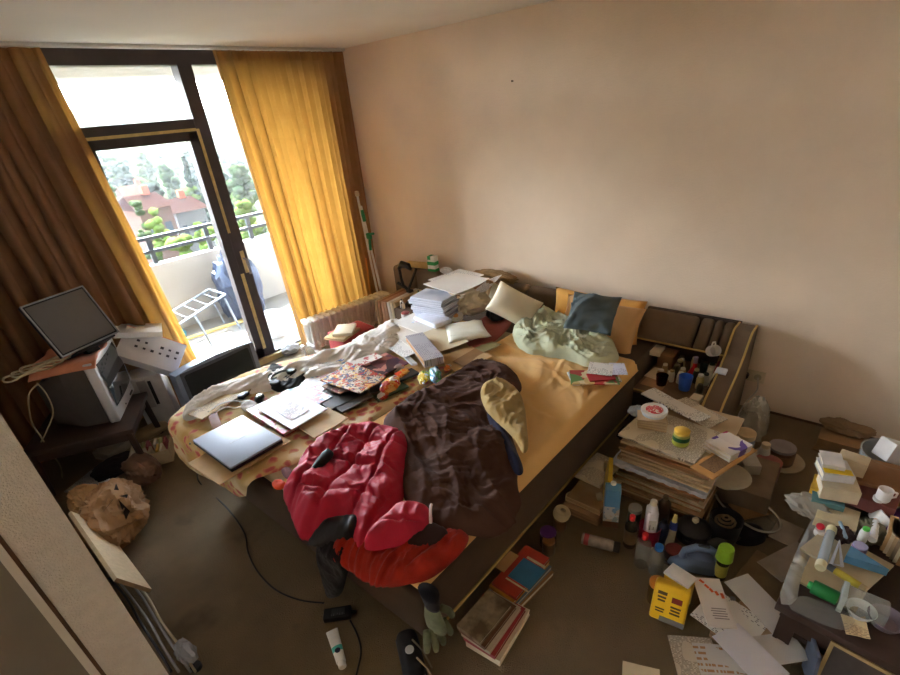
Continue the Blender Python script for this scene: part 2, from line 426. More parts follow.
def pillow(name, label, cat, c, w, d, t, mat, up=(0, 0, 1), along=(1, 0, 0), seed=0, wr=.006, group=None):
    z = Vector(up).normalized(); x = Vector(along); x = (x-z*x.dot(z)).normalized(); y = z.cross(x)
    o = pillow_mesh(w, d, t, seed, wr=wr).obj(name, mat, smooth=True)
    o.matrix_world = Matrix.Translation(c) @ Matrix((x, y, z)).transposed().to_4x4()
    return tag(o, label, cat, group)
def crumple(c, r, seed, mat, name, label, cat, scl=(1, 1, .6), amp=.25, sub=4, group=None, rz=0, freq=2.2):
    """a crumpled bag or wad: a closed lump with sharp creases, flat underneath"""
    m = MB(); g = bmesh.ops.create_icosphere(m.bm, subdivisions=sub, radius=1)['verts']
    X = np.array([v.co[:] for v in g])
    f = folds(X[:, 0]*1.3+X[:, 2]*.7+3, X[:, 1]*1.3-X[:, 2]*.6+3, seed*.9, 1/freq, seed, 2.5)-.5
    f2 = folds(X[:, 1]*1.1+7, X[:, 2]*1.2+X[:, 0]*.5+7, seed*.4, .7/freq, seed+3, 2.5)-.5
    k = 1+amp*f+amp*.6*f2
    for v, kk in zip(g, k):
        v.co = Vector((v.co.x*kk*r*scl[0], v.co.y*kk*r*scl[1], max(-.55, v.co.z)*kk*r*scl[2]))
    zmin = min(v.co.z for v in g)
    for v in g: v.co.z -= zmin
    o = m.obj(name, mat, loc=c, rot=rz, ang=25); return tag(o, label, cat, group)
# ================================================================ THE SETTING
XR, YW = 3.402, 4.20
wall_mat = M('woodchip_cream', (226, 206, 182), rough=.9, var=.04, vs=3, bump=.55, bs=95, bd=.006)
wall_white = M('woodchip_white', (212, 205, 195), rough=.9, var=.05, vs=30, bump=.8, bs=160, bd=.006)
ceil_mat = M('ceiling_paint', (226, 220, 208), rough=.95, var=.03, vs=2, bump=.2, bs=60)
carpet = M('carpet', (124, 104, 74), rough=1, var=.16, vs=5, bump=1, bs=260, bd=.012, stain=((88, 72, 50), 2.6, .62), sheen=.1)
frame_mat = M('frame_brown', (70, 62, 62), rough=.45, var=.15, vs=8, bump=.1, bs=60)
tape_mat = M('masking_tape', (196, 172, 112), rough=.8, var=.15, vs=25)
rail_white = M('rail_white', (205, 200, 188), rough=.5, var=.04)
concrete = M('balcony_concrete', (156, 152, 146), rough=.9, var=.08, vs=3, bump=.3, bs=40)
tile = M('balcony_tile', (120, 113, 102), rough=.85, var=.12, vs=4, bump=.2, bs=30)
glass = clear_mat('window_glass', (235, 242, 245), op=.05, rough=.03)

def slab(name, lo, hi, mat):
    c = [(a+b)/2 for a, b in zip(lo, hi)]; d = [b-a for a, b in zip(lo, hi)]
    return struct(MB().box((0, 0, 0), d).obj(name, mat, loc=c, smooth=False))
slab('floor', (-1.3, -1.7, -.12), (XR+.1, YW+.1, 0), carpet)
slab('ceiling', (-1.3, -1.7, 2.5), (XR+.1, YW+.05, 2.62), ceil_mat)
wr = slab('wall_right', (XR, -1.7, 0), (XR+.15, YW+.05, 2.5), wall_mat)
slab('wall_front', (-1.3, -1.7, 0), (XR, -1.6, 2.5), wall_mat)
slab('wall_hall', (-1.3, -1.6, 0), (-1.2, 1.42, 2.5), wall_mat)
slab('wall_left', (-.098, 1.40, 0), (.022, YW, 2.5), wall_white)
# window wall: solid behind the two ends, a lintel strip above
slab('wall_window', (.022, YW, 0), (1.12, YW+.16, 2.5), wall_mat)
slab('wall_corner', (3.13, YW, 0), (XR, YW+.16, 2.5), wall_mat)
# the door leaf standing beside the wall end: white edge strip, grey leaf
slab('trim_1', (-.124, 1.392, 0), (-.106, 1.43, 2.4), rail_white)
slab('trim_3', (-.107, 1.397, 0), (-.097, 1.43, 2.4), M('joint_brown', (96, 72, 52), rough=.9))
dl = MB().box((0, 0, 0), (.9, .04, 2.02)).obj('door_2', M('door_grey', (120, 112, 100), rough=.6, var=.08, vs=6, bump=.1, bs=50), loc=(-.573, 1.42, 1.12), smooth=False); struct(dl)
# nail hole and scuff high on the wall
sp = Px(513, 81, XR-.004)
tag(MB().lathe([(0, 0), (.004, 0), (.004, .012), (.007, .014), (0, .015)], 8).obj('nail', M('rust', (74, 56, 40), rough=.7), loc=sp, rot=(0, -PI/2, 0)), 'small dark nail left high in the bare cream wall', 'nail')

# window and balcony door
x0, xm0, xm1, x1 = 1.13, 1.95, 2.055, 3.13
w1 = MB()
w1.box(((x0+x1)/2-.01, YW+.05, 2.45), (x1-x0+.02, .1, .1)).box(((xm0+xm1)/2, YW+.045, 1.23), (xm1-xm0, .11, 2.34))
w1.box(((x0+xm0)/2, YW+.045, 2.025), (xm0-x0, .10, .065)).box((x0-.01, YW+.05, 1.2), (.06, .1, 2.4)).box((x1+.0, YW+.05, 1.2), (.06, .1, 2.4))
w1.box(((xm1+x1)/2, YW+.05, .035), (x1-xm1, .1, .07))
win = struct(w1.obj('window_1', frame_mat, smooth=False))
MB().box(((x0+xm0)/2, YW+.06, 2.228), (xm0-x0-.05, .006, .345)).obj('pane', glass, win, smooth=False)
MB().box(((xm1+x1)/2, YW+.06, 1.235), (x1-xm1-.05, .006, 2.34)).obj('pane', glass, win, smooth=False)
d = MB()
d.box((xm0-.037, YW+.03, 1.03), (.074, .075, 1.93)).box((x0+.06, YW+.03, 1.03), (.08, .075, 1.93))
d.box(((x0+xm0)/2, YW+.03, 1.952), (xm0-x0-.02, .075, .078)).box(((x0+xm0)/2, YW+.03, .105), (xm0-x0-.02, .075, .09))
door = struct(d.obj('door_1', frame_mat, smooth=False))
MB().box(((x0+xm0)/2, YW+.03, 1.03), (xm0-x0-.17, .006, 1.78)).obj('pane', glass, door, smooth=False)
t = MB().box(((x0+xm0)/2, YW-.010, 1.986), (xm0-x0-.01, .006, .02)).box((xm0+.008, YW-.011, 1.60), (.022, .006, .78)).box((xm0+.012, YW-.011, .50), (.03, .006, .72))
t.obj('sealing_tape', tape_mat, win, smooth=False)
h = Py(245, 262, YW-.02)
hp = MB().box((h.x, YW-.011, h.z), (.034, .008, .19), bev=.003).obj('handle_plate', M('tarnished_plate', (190, 170, 120), rough=.4, metal=.3), door)
MB().tube([(h.x, YW-.012, h.z+.03), (h.x, YW-.05, h.z+.03), (h.x, YW-.056, h.z+.02), (h.x+.005, YW-.056, h.z-.10)], .009, 8).obj('handle', M('handle_grey', (150, 150, 150), rough=.35, metal=.6), hp)
slab('window_sill', (.98, YW-.035, 0), (3.14, YW+.1, .055), M('sill_wood', (188, 164, 108), rough=.6, var=.15, vs=9))
bpy.data.objects['window_sill'].name = 'trim_2'
slab('baseboard_right', (XR-.012, -1.6, 0), (XR, .40, .012), M('base_dark', (84, 66, 48), rough=.8))

# curtain rail and curtains
rl = thing('curtain_rail', 'white curtain track fixed along the ceiling above the window', 'curtain rail', (0, 4.08, 2.455))
MB().box((1.71, 0, .034), (3.37, .055, .020), bev=.004).obj('track', rail_white, rl)
MB().box((1.71, -.034, .035), (3.37, .012, .018), bev=.003).obj('front_strip', rail_white, rl)
ochre = cloth_mat('ochre_curtain', (132, 100, 74), weave=320, bump=.5, transl=.16, sheen=0, var=.10, vs=9)
_n = ochre.node_tree; _t = [n for n in _n.nodes if n.type == 'BSDF_TRANSLUCENT'][0]
for _l in list(_t.inputs['Color'].links): _n.links.remove(_l)
_t.inputs['Color'].default_value = C(228, 166, 72)
rail_pts = []
def curtain(name, label, xt0, xt1, xb0, xb1, n, amp, seed, zb, kinds, zt=2.476):
    nu, nv = int(n*16), 60
    rnd = random.Random(seed); ph = [rnd.uniform(0, 6.28) for _ in range(8)]
    def fn(u, v):
        z = zt+(zb-zt)*v
        wob = .018*math.sin(2*PI*(u*1.3)+ph[0]+v*1.7)*v + .012*math.sin(2*PI*u*3.1+ph[1]-v*2.4)*v
        uu = u + wob*.8
        x = (xt0+(xt1-xt0)*u)*(1-v)+(xb0+(xb1-xb0)*u)*v
        a = amp*(.45+.75*min(1, v*1.3))*(1+.45*math.sin(2*PI*u*2.3+ph[2]))
        s = math.sin(2*PI*n*uu+ph[3]); s = s*(1.25-.25*abs(s))
        y = 4.08 + a*s + amp*.35*math.sin(2*PI*n*2.03*uu+ph[4]+v*.8) + .012*math.sin(5*v+ph[5]+3*u)*v
        x += .25*amp*math.sin(4*PI*n*uu+ph[6])
        k = kinds(u, v) if kinds else 0
        return Vector((max(.03, min(x, XR-.02)), y-k, z))
    t = thing(name, label, 'curtain', ((xt0+xt1)/2, 4.08, 0))
    o = MB().grid(nu, nv, fn).obj('drape', ochre, smooth=True); o.parent = t; o.matrix_parent_inverse = Matrix.Translation((-(xt0+xt1)/2, -4.08, 0))
    tp = MB().grid(nu, 3, lambda u, v: fn(u, .004+v*.022)+Vector((0, -.003, 0))).obj('heading_tape', M('heading', (150, 110, 60), rough=.9), smooth=True); tp.parent = t; tp.matrix_parent_inverse = Matrix.Translation((-(xt0+xt1)/2, -4.08, 0))
    return t
def cx(px, py): return Py(px, py, 4.08).x
curtain('curtain', 'long brown ochre curtain drawn aside behind the television and flat monitor', .05, cx(43, 58), .06, cx(196, 352)+.02, 9, .038, 3, .03, lambda u, v: -.045*min(1, max(0, (.85-u)/.2)))
curtain('curtain', 'glowing golden ochre curtain hanging behind the white radiator', cx(214, 60), XR-.03, cx(302, 340), XR-.07, 10.5, .036, 11, .04, None)

# ================================================================ OUTSIDE
slab('floor_balcony', (-.6, YW+.16, -.15), (4.6, 6.2, -.02), tile)
pp = slab('wall_parapet', (-.6, 6.0, -.02), (4.6, 6.14, .74), concrete)
slab('ceiling_balcony', (-.6, YW+.16, 2.46), (4.6, 6.25, 2.66), concrete)
slab('wall_balcony', (-.75, YW+.16, -.15), (-.6, 6.2, 2.5), concrete)
rmetal = M('railing_grey', (42, 46, 52), rough=.5, metal=.2)
rt = thing('balcony_railing', 'dark grey two bar railing above the white balcony parapet', 'railing', (2, 6.06, .74))
MB().box((0, 0, .275), (5.2, .05, .035)).obj('top_rail', rmetal, rt, smooth=False)
MB().box((0, 0, .135), (5.2, .035, .035)).obj('lower_rail', rmetal, rt, smooth=False)
for px in (211, 150, 255):
    p = Py(px, 245, 6.06); MB().box((p.x-2, .02, .135), (.05, .03, .27)).obj('post', rmetal, rt, smooth=False)
# things standing on the balcony
dk = thing('drying_rack', 'folding rod drying rack standing on the balcony floor', 'drying rack', (Py(196, 318, 5.3).x, 5.3, -.02))
b0 = dk.location.x
gm = M('rack_grey', (120, 128, 138), rough=.4, metal=.4)
MB().tube([(-.42, -.3, .34), (.40, .06, .41)], .012, 6).tube([(-.42, .1, .34), (.40, .44, .41)], .012, 6).tube([(-.42, -.3, .34), (-.42, .1, .34)], .012, 6).tube([(.40, .06, .41), (.40, .44, .41)], .012, 6).obj('frame', gm, dk)
for q in ((-.05, -.14), (-.42, .1), (.38, .06), (.38, .43)):
    MB().tube([(q[0], q[1], .37), (q[0]+.04, q[1]-.05, 0)], .012, 6).obj('leg', gm, dk)
mz = MB()
for k in range(5): mz.tube([(-.27+.14*k, -.24+.062*k, .355+.012*k), (-.27+.14*k, .16+.062*k, .355+.012*k)], .004, 5)
mz.obj('rod', gm, dk)
crumple((Py(240, 303, 5.68).x+.05, 5.68, -.02), .36, 5, M('tarp_blue', (40, 52, 76), rough=.55, var=.2), 'covered_seat', 'dark blue plastic cover over a bulky seat on the balcony', 'cover', scl=(.72, .7, 1.35), amp=.3)
cup('small white bucket standing on the balcony by the side window', (Py(276, 335, 4.75).x, 4.75, -.02), .12, .26, M('bucket_white', (220, 222, 226), rough=.5), name='bucket', cat='bucket')
tag(MB().box((0, 0, .01), (1.3, .06, .02)).obj('timber_batten', M('batten', (214, 186, 110), rough=.7), loc=(Py(206, 308, 5.7).x, 5.55, -.02), rot=-.12, smooth=False), 'long pale timber batten lying on the balcony floor', 'batten')
crumple((Py(175, 318, 5.6).x, 5.75, -.02), .1, 8, M('teal_pouch', (70, 140, 150), rough=.6), 'bag', 'small teal plastic bag on the balcony by the parapet', 'bag')

# the town below and the hills beyond
GZ = -15
gr = MB().grid(40, 40, lambda u, v: Vector((-260+u*620, 12+v*520, GZ + 30*max(0, v-.22)**1.1*1.6 + 5*math.sin(u*9+2)*v*v)))
struct(gr.obj('ground', M('meadow', (40, 48, 32), rough=1, var=.3, vs=.05)))
def leafy(name, a, b, c):
    return M(name, a, rough=.85, var=.5, vs=1.3, bump=.6, bs=3, bd=.3)
lg = leafy('leaf_light', (72, 86, 40), 0, 0); dg = leafy('leaf_dark', (36, 44, 35), 0, 0); mg = leafy('leaf_mid', (50, 62, 38), 0, 0)
trunk_m = M('bark', (90, 72, 56), rough=.9)
def tree(label, px, pyt, dist, wpx, mat, kind='round', seed=1):
    top = Py(px, pyt, dist); wd = abs(Py(px+wpx/2, pyt+20, dist).x-Py(px-wpx/2, pyt+20, dist).x)
    H = max(2.5, top.z-GZ); t = thing('tree', label, 'tree', (top.x, dist, GZ), group='trees beyond the balcony')
    rnd = random.Random(seed); m = MB(); st = random.getstate(); random.seed(seed)
    for k in range(34):
        if kind == 'round':
            a = rnd.uniform(0, 6.28); rr = wd*.36*rnd.random()**.5; hz = H*(1-rnd.random()*.62)
            if hz > H*.85: rr *= .5
            r = wd*rnd.uniform(.13, .22)
        else:
            f = k/34; a = rnd.uniform(0, 6.28); hz = H*(.3+.68*f); rr = wd*.32*(1-f)*rnd.uniform(.5, 1.1); r = wd*(.2-.13*f)
        m.ico((rr*math.cos(a), rr*math.sin(a), min(hz, H-r*.8)), r, 2, (1, 1, .8), .35)
    random.setstate(st)
    m.obj('crown', mat, t, ang=180); MB().tube([(0, 0, 0), (.1, 0, H*.35), (0, .1, H*.7)], [.35, .28, .12], 7).obj('trunk', trunk_m, t)
TR = [('light green bushy tree in front of the white house', 196, 222, 40, 26, lg, 'round'), ('mid green bushy tree at the end of the pink house', 134, 200, 46, 24, mg, 'round'), ('pale green spreading tree right behind the balcony railing', 205, 226, 34, 34, lg, 'round'), ('light green bushy tree behind the railing beside the curtain', 150, 205, 36, 34, lg, 'round'),
      ('low light green tree in front of the pink house', 178, 236, 33, 40, lg, 'round'), ('tall dark conifer rising behind the white house', 181, 152, 70, 30, dg, 'cone'), ('broad dark green tree beside the tall conifer', 205, 158, 78, 36, dg, 'round'),
      ('mid green round tree left of the tall conifer', 163, 163, 80, 26, mg, 'round'), ('dark tree behind the red roofed house', 120, 165, 106, 28, dg, 'round'), ('small mid green tree on the far slope', 140, 152, 130, 22, mg, 'round'),
      ('hazy green tree seen through the narrow side window', 236, 165, 64, 30, mg, 'round'), ('pale tree seen low in the narrow side window', 240, 200, 42, 30, lg, 'round'), ('far hillside tree under the door frame head', 110, 154, 140, 26, mg, 'round'),
      ('far dark tree on the ridge by the door edge', 190, 143, 170, 26, dg, 'round'), ('distant tree on the ridge seen mid pane', 160, 146, 190, 26, mg, 'round')]
rt_ = random.Random(5)
_mt = ((lg, 'pale green'), (dg, 'dark green'), (mg, 'mid green'))
for k in range(26):   # the wooded slope: rank behind rank
    di = 58+6.2*k; px = 92+((k*47) % 128)+rt_.uniform(-4, 4) if k % 5 else 226+rt_.uniform(0, 18)
    m_, cn = _mt[rt_.randrange(3)]
    py = 196-42*min(1, (di-55)/110)+rt_.uniform(-5, 5)
    TR.append((cn+' tree among the crowded woods on the far slope', px, py, di, rt_.uniform(22, 34)*(1 if di < 120 else .8), m_, 'round' if rt_.random() < .75 else 'cone'))
for k, (l, px, py, di, wp, m_, kd) in enumerate(TR): tree(l, px, py, di, wp, m_, kd, 20+k)
def house(label, pxa, pxb, py_eave, dist, wall, roof, wn):
    a = Py(pxa, py_eave, dist); b = Py(pxb, py_eave, dist); w = b.x-a.x; H = a.z-GZ
    t = thing('house', label, 'house', ((a.x+b.x)/2, dist, GZ)); dp = 5
    MB().box((0, dp/2, H/2), (w, dp, H)).obj('wall', wall, t, smooth=False)
    m = MB(); r = [m.bm.verts.new(p) for p in ((-w/2-.4, -.5, H), (w/2+.4, -.5, H), (w/2+.4, dp+.5, H), (-w/2-.4, dp+.5, H), (-w/2, dp/2, H+1.1), (w/2, dp/2, H+1.1))]
    for f in ((0, 1, 5, 4), (2, 3, 4, 5), (0, 4, 3), (1, 2, 5), (3, 2, 1, 0)): m.bm.faces.new([r[i] for i in f])
    m.obj('roof', roof, t, smooth=False)
    for k in range(wn): MB().box((-w/2+w*(k+.5)/wn, -.03, H-2.0), (w/wn*.42, .1, 1.3)).obj('window', M('house_glass', (44, 52, 66), rough=.2), t, smooth=False)
    MB().box((w*.2, dp*.5, H+1.2), (.6, .6, 1.2)).obj('chimney', M('brick_red', (150, 84, 66)), t, smooth=False)
rr_ = M('roof_red', (66, 42, 36), rough=.8); rg = M('roof_brown', (44, 30, 27), rough=.95)
house('pink rendered house with brown roof above the light green trees', 138, 172, 211, 52, M('render_pink', (92, 70, 62)), rg, 2)
house('white house with windows beside the pink house', 175, 206, 213, 56, M('render_white', (98, 96, 96)), rg, 3)
house('red roofed house among dark trees further up the slope', 126, 158, 196, 84, M('render_cream', (84, 76, 68)), rr_, 2)

for _k in ('leaf_light', 'leaf_dark', 'leaf_mid', 'meadow', 'roof_red', 'roof_brown', 'render_pink', 'render_white', 'render_cream', 'brick_red', 'balcony_concrete'):
    MATS[_k].node_tree.nodes['Principled BSDF'].inputs['Specular IOR Level'].default_value = 0
# summer haze over the town
hz = MB().box((60, 230, 20), (900, 400, 90)).obj('haze', bpy.data.materials.new('haze'), smooth=False)
hm = hz.data.materials[0]; hm.use_nodes = True; hn = hm.node_tree; hn.nodes.remove(hn.nodes['Principled BSDF'])
hv = N(hn, 'ShaderNodeVolumeScatter', Density=HAZE, Anisotropy=.3); hv.inputs['Color'].default_value = (.95, .97, 1, 1)
hn.links.new(hv.outputs[0], hn.nodes['Material Output'].inputs['Volume'])
tag(hz, 'bright summer haze hanging over the town beyond the balcony', 'haze', kind='stuff')
# ================================================================ LIGHT
w = bpy.data.worlds.new('world'); sc.world = w; w.use_nodes = True
nt = w.node_tree; bg = nt.nodes['Background']
tc = nt.nodes.new('ShaderNodeTexCoord'); spz = nt.nodes.new('ShaderNodeSeparateXYZ'); nt.links.new(tc.outputs['Generated'], spz.inputs[0])
rp = nt.nodes.new('ShaderNodeValToRGB'); nt.links.new(spz.outputs['Z'], rp.inputs['Fac'])
rp.color_ramp.elements[0].position = 0; rp.color_ramp.elements[0].color = (.95, .97, 1, 1)
rp.color_ramp.elements[1].position = .7; rp.color_ramp.elements[1].color = (.55, .74, 1, 1)
nt.links.new(rp.outputs[0], bg.inputs['Color'])
# the sky is far brighter on the sun's side than behind the building
my = nt.nodes.new('ShaderNodeMapRange'); nt.links.new(spz.outputs['Y'], my.inputs['Value'])
my.inputs['From Min'].default_value = -.1; my.inputs['From Max'].default_value = .75
my.inputs['To Min'].default_value = SKY*.10; my.inputs['To Max'].default_value = SKY
nt.links.new(my.outputs['Result'], bg.inputs['Strength'])
sd = bpy.data.lights.new('sun', 'SUN'); so = bpy.data.objects.new('sun', sd); COL.objects.link(so)
sd.energy = SUN; sd.angle = math.radians(1.5); sd.color = (1, .93, .8)
so.rotation_euler = Vector(SUNDIR).to_track_quat('-Z', 'Y').to_euler()
pd_ = bpy.data.lights.new('window_portal', 'AREA'); po = bpy.data.objects.new('window_portal', pd_); COL.objects.link(po)
pd_.shape = 'RECTANGLE'; pd_.size = 2.2; pd_.size_y = 2.4; po.location = (2.06, YW+.2, 1.25); po.rotation_euler = (PI/2, 0, PI)
pd_.cycles.is_portal = True
po.rotation_euler = Vector((0, -1, 0)).to_track_quat('-Z', 'Z').to_euler()
sc.view_settings.view_transform = 'Standard'; sc.view_settings.look = 'None'; sc.view_settings.gamma = 1
sc.view_settings.use_curve_mapping = False; sc.view_settings.exposure = EXPO
sc.cycles.max_bounces = 12; sc.cycles.diffuse_bounces = 8; sc.cycles.transparent_max_bounces = 16
# ================================================================ THE BED
velour = M('brown_velour', (80, 62, 46), rough=.95, var=.14, vs=7, bump=.35, bs=500, sheen=.04)
velour2 = M('brown_velour_pad', (112, 94, 76), rough=.95, var=.12, vs=9, bump=.35, bs=400, sheen=.05)
gold = M('gold_piping', (196, 164, 96), rough=.4, metal=.35, var=.1)
ticking = M('mattress_ticking', (186, 166, 132), rough=.9, var=.06)
sheet_m = cloth_mat('golden_sheet', (222, 178, 112), weave=600, bump=.15, sheen=.15, var=.05, vs=4)
bed = thing('bed', 'wide double bed upholstered in brown velour with a cluttered half', 'bed', (1.75, 1.86, 0))
def bp(m, name, mat, smooth=None): o = m.obj(name, mat, bed, smooth=smooth); o.matrix_parent_inverse = Matrix.Translation((-1.75, -1.86, 0)); return o
bp(MB().box((1.745, 1.86, .27), (2.01, 1.80, .27), bev=.025, seg=3), 'base_frame', velour)
bp(MB().box((1.78, 1.95, .067), (1.86, 1.50, .134)), 'plinth', M('plinth_dark', (40, 32, 26), rough=.9), False)
bp(MB().tube([(.80, .957, .142), (2.745, .957, .142)], .006, 6), 'gold_trim', gold)
bp(MB().box((1.755, 1.415, .45), (1.97, .87, .10), bev=.03, seg=3), 'mattress', ticking)
bp(MB().box((1.755, 2.315, .45), (1.97, .88, .10), bev=.03, seg=3), 'mattress', ticking)
bp(MB().box((3.03, 2.11, .22), (.5, 2.22, .43), bev=.015), 'headboard_box', velour)
hp_ = MB()
for k in range(8): hp_.box((3.29, 1.305+.315*k, .50), (.13, .308, .30), bev=.035, seg=3)
bp(hp_, 'headboard_pad', velour2)

# bedside unit at the open end of the headboard
bu = thing('bedside_unit', 'brown padded bedside headboard unit with gold piping and an open shelf', 'bedside unit', (2.75, .42, 0))
def up_(m, name, mat, smooth=None): o = m.obj(name, mat, bu, smooth=smooth); o.matrix_parent_inverse = Matrix.Translation((-2.75, -.42, 0)); return o
prof = [(2.75, .015), (2.745, .30), (2.79, .335), (3.0, .425), (3.10, .50), (3.19, .60), (3.22, .62), (3.34, .62), (3.37, .60), (3.37, .015)]
sideX = Matrix(((1, 0, 0, 0), (0, 0, 1, 0), (0, 1, 0, 0), (0, 0, 0, 1)))
m = MB().prism([(p[0], p[1]) for p in prof], .105, mat=sideX, z0=.445)
up_(m, 'side_panel', velour2, smooth=False)
for y in (.447, .548): up_(MB().tube([(p[0]-.004, y, p[1]+.004) for p in prof[:8]], .0065, 6), 'piping', gold)
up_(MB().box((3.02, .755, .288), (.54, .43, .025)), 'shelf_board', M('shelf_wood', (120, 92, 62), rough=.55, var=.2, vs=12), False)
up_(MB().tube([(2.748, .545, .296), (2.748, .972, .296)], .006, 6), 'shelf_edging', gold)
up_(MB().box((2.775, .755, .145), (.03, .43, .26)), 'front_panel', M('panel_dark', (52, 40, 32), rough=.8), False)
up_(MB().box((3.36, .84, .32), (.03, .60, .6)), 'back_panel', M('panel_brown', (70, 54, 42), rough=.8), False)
pad = MB()
sl = math.atan2(.165, .13)
Xp = Matrix.Translation((3.24, 0, .535)) @ Matrix.Rotation(-sl, 4, 'Y')
for yc, wd in ((.955, .37), (.718, .085), (.648, .055), (.585, .068)):
    pad.box((0, 0, 0), (.225, wd-.004, .075), bev=.028, seg=3, mat=Xp @ Matrix.Translation((0, yc, 0)))
up_(pad, 'backrest_pad', velour2)
up_(MB().tube([(3.15, .545, .462), (3.15, 1.13, .462)], .006, 6), 'pad_piping', gold)

# the golden fitted sheet on the empty half
def sheet_fn(u, v):
    x = .752+(2.765-.752)*u; y = .952+(1.872-.952)*v
    e = min(x-.752, 2.765-x, y-.952, .03+1.872-y)
    drop = .085*max(0, 1-e/.045)**2.4
    xa, ya = np.array(x), np.array(y)
    wr = .026*(float(folds(xa, ya, 1.15, .13, 4, 5))-.4)*min(1, e/.08) + .012*(float(folds(xa, ya, .35, .13, 9, 4))-.4)*min(1, e/.1)
    wr += .020*(float(folds(xa, ya, .9, .075, 14, 5))-.45)*max(0, 1-abs(x-2.25)/.35)*min(1, e/.1)
    return Vector((x, y, .512-drop+wr))
tag(MB().grid(150, 80, sheet_fn).obj('fitted_sheet', sheet_m, smooth=True), 'creased golden yellow fitted sheet stretched over the empty half of the bed', 'bed sheet')

# floral spread on the cluttered half, hanging over the foot
def floral_mat():
    m, nt, b = new_mat('floral_cotton'); L = nt.links; co = coords(nt)
    nz = N(nt, 'ShaderNodeTexNoise', Scale=14.0, Detail=2.0); L.new(co, nz.inputs['Vector'])
    mx0 = N(nt, 'ShaderNodeMix', data_type='RGBA'); mx0.inputs[0].default_value = .06; L.new(co, mx0.inputs[6]); L.new(nz.outputs['Color'], mx0.inputs[7])
    v = N(nt, 'ShaderNodeTexVoronoi', Scale=17.0); L.new(mx0.outputs[2], v.inputs['Vector'])
    r = N(nt, 'ShaderNodeValToRGB'); L.new(v.outputs['Distance'], r.inputs['Fac'])
    e = r.color_ramp.elements; e[0].position = .20; e[0].color = C(190, 96, 92); e[1].position = .44; e[1].color = C(210, 178, 118)
    x = e.new(.32); x.color = C(204, 136, 108)
    n3 = N(nt, 'ShaderNodeTexNoise', Scale=5.0, Detail=3.0); L.new(co, n3.inputs['Vector'])
    r3 = N(nt, 'ShaderNodeValToRGB'); L.new(n3.outputs['Fac'], r3.inputs['Fac'])
    r3.color_ramp.elements[0].position = .4; r3.color_ramp.elements[0].color = C(196, 160, 96); r3.color_ramp.elements[1].position = .65; r3.color_ramp.elements[1].color = C(226, 206, 164)
    sel = N(nt, 'ShaderNodeMath', operation='LESS_THAN'); L.new(v.outputs['Distance'], sel.inputs[0]); sel.inputs[1].default_value = .42
    mx = N(nt, 'ShaderNodeMix', data_type='RGBA'); L.new(sel.outputs[0], mx.inputs[0]); L.new(r3.outputs['Color'], mx.inputs[6]); L.new(r.outputs['Color'], mx.inputs[7])
    L.new(mx.outputs[2], b.inputs['Base Color']); b.inputs['Roughness'].default_value = .95; return m
floral = floral_mat()
ZB = .515
tag(cloth('floral_bedspread', U([(172, 432), (176, 412), (200, 392), (262, 366)], .51)+[(1.9, 2.80), (2.70, 2.79), (2.72, 1.9), (1.9, 1.885), (1.25, 1.87), (1.02, 1.88)]+U([(262, 478), (246, 500), (222, 484), (192, 470), (176, 452)], .51),
          .505, floral, puff=.010, w=.03, fold=(1.4, .12, .010), seed=21, res=.016, rnd=1), 'faded yellow bedspread with pink flowers hanging over the foot of the bed', 'bedspread')
# dust-white quilt rolled along the far edge
quilt = cloth_mat('pale_quilt', (220, 212, 202), weave=500, bump=.2, var=.1, vs=5)
tag(cloth('rolled_quilt', XY([(178, 414), (182, 400), (214, 382), (250, 372), (292, 362), (318, 352), (340, 342), (370, 328), (398, 312), (406, 326), (400, 342), (380, 352), (356, 362), (330, 372), (300, 378), (268, 384), (236, 390), (210, 399), (192, 413)], .57),
          .515, quilt, puff=.055, w=.07, fold=(.1, .06, .038), seed=33, res=.009, hang=False), 'pale grumbled quilt rolled along the window edge of the bed'.replace('grumbled', 'crumpled'), 'quilt')
tag(cloth('blanket', XY([(470, 350), (462, 335), (488, 312), (514, 318), (508, 330), (490, 346)], .52), .517, cloth_mat('brick_blanket', (150, 78, 66), var=.1), puff=.006, w=.03, fold=(.5, .08, .006), seed=3, hang=False),
    'flat brick red blanket under the white envelope beside the golden sheet', 'blanket')

# ---------------------------------------------------------------- pillows
gcase = cloth_mat('golden_case', (214, 160, 84), weave=600, bump=.15, var=.06)
tancase = cloth_mat('tan_case', (206, 164, 112), weave=600, bump=.15, var=.06)
pillow('pillow', 'golden pillow standing furthest back against the headboard', 'pillow', (3.135, 1.44, .56), .70, .34, .11, gcase, up=(-.95, 0, .30), along=(0, 1, 0), seed=1)
pillow('pillow', 'tan pillow leaning in front of the golden one against the headboard', 'pillow', (3.02, 1.36, .55), .58, .36, .12, tancase, up=(-.85, 0, .53), along=(.04, 1, 0), seed=2)
bluecase = cloth_mat('blue_grey_case', (88, 98, 100), weave=500, bump=.2, var=.1)
q = Px(592, 313, 2.87)
pillow('pillow', 'small creased blue grey pillow propped on the tan pillow', 'pillow', q, .33, .27, .12, bluecase, up=(-.75, -.05, .65), along=(.05, .98, -.12), seed=3, wr=.075)
whitecase = cloth_mat('cream_case', (226, 214, 186), weave=500, bump=.15, var=.05)
q = Px(514, 306, 2.83)
pillow('pillow', 'cream white pillow standing on its edge beside the golden sheet', 'pillow', q, .36, .24, .12, whitecase, up=(-.72, -.5, .5), along=(.30, -.70, -.42), seed=4, wr=.012)
mint = cloth_mat('pale_green_case', (186, 190, 160), weave=450, bump=.2, var=.05)
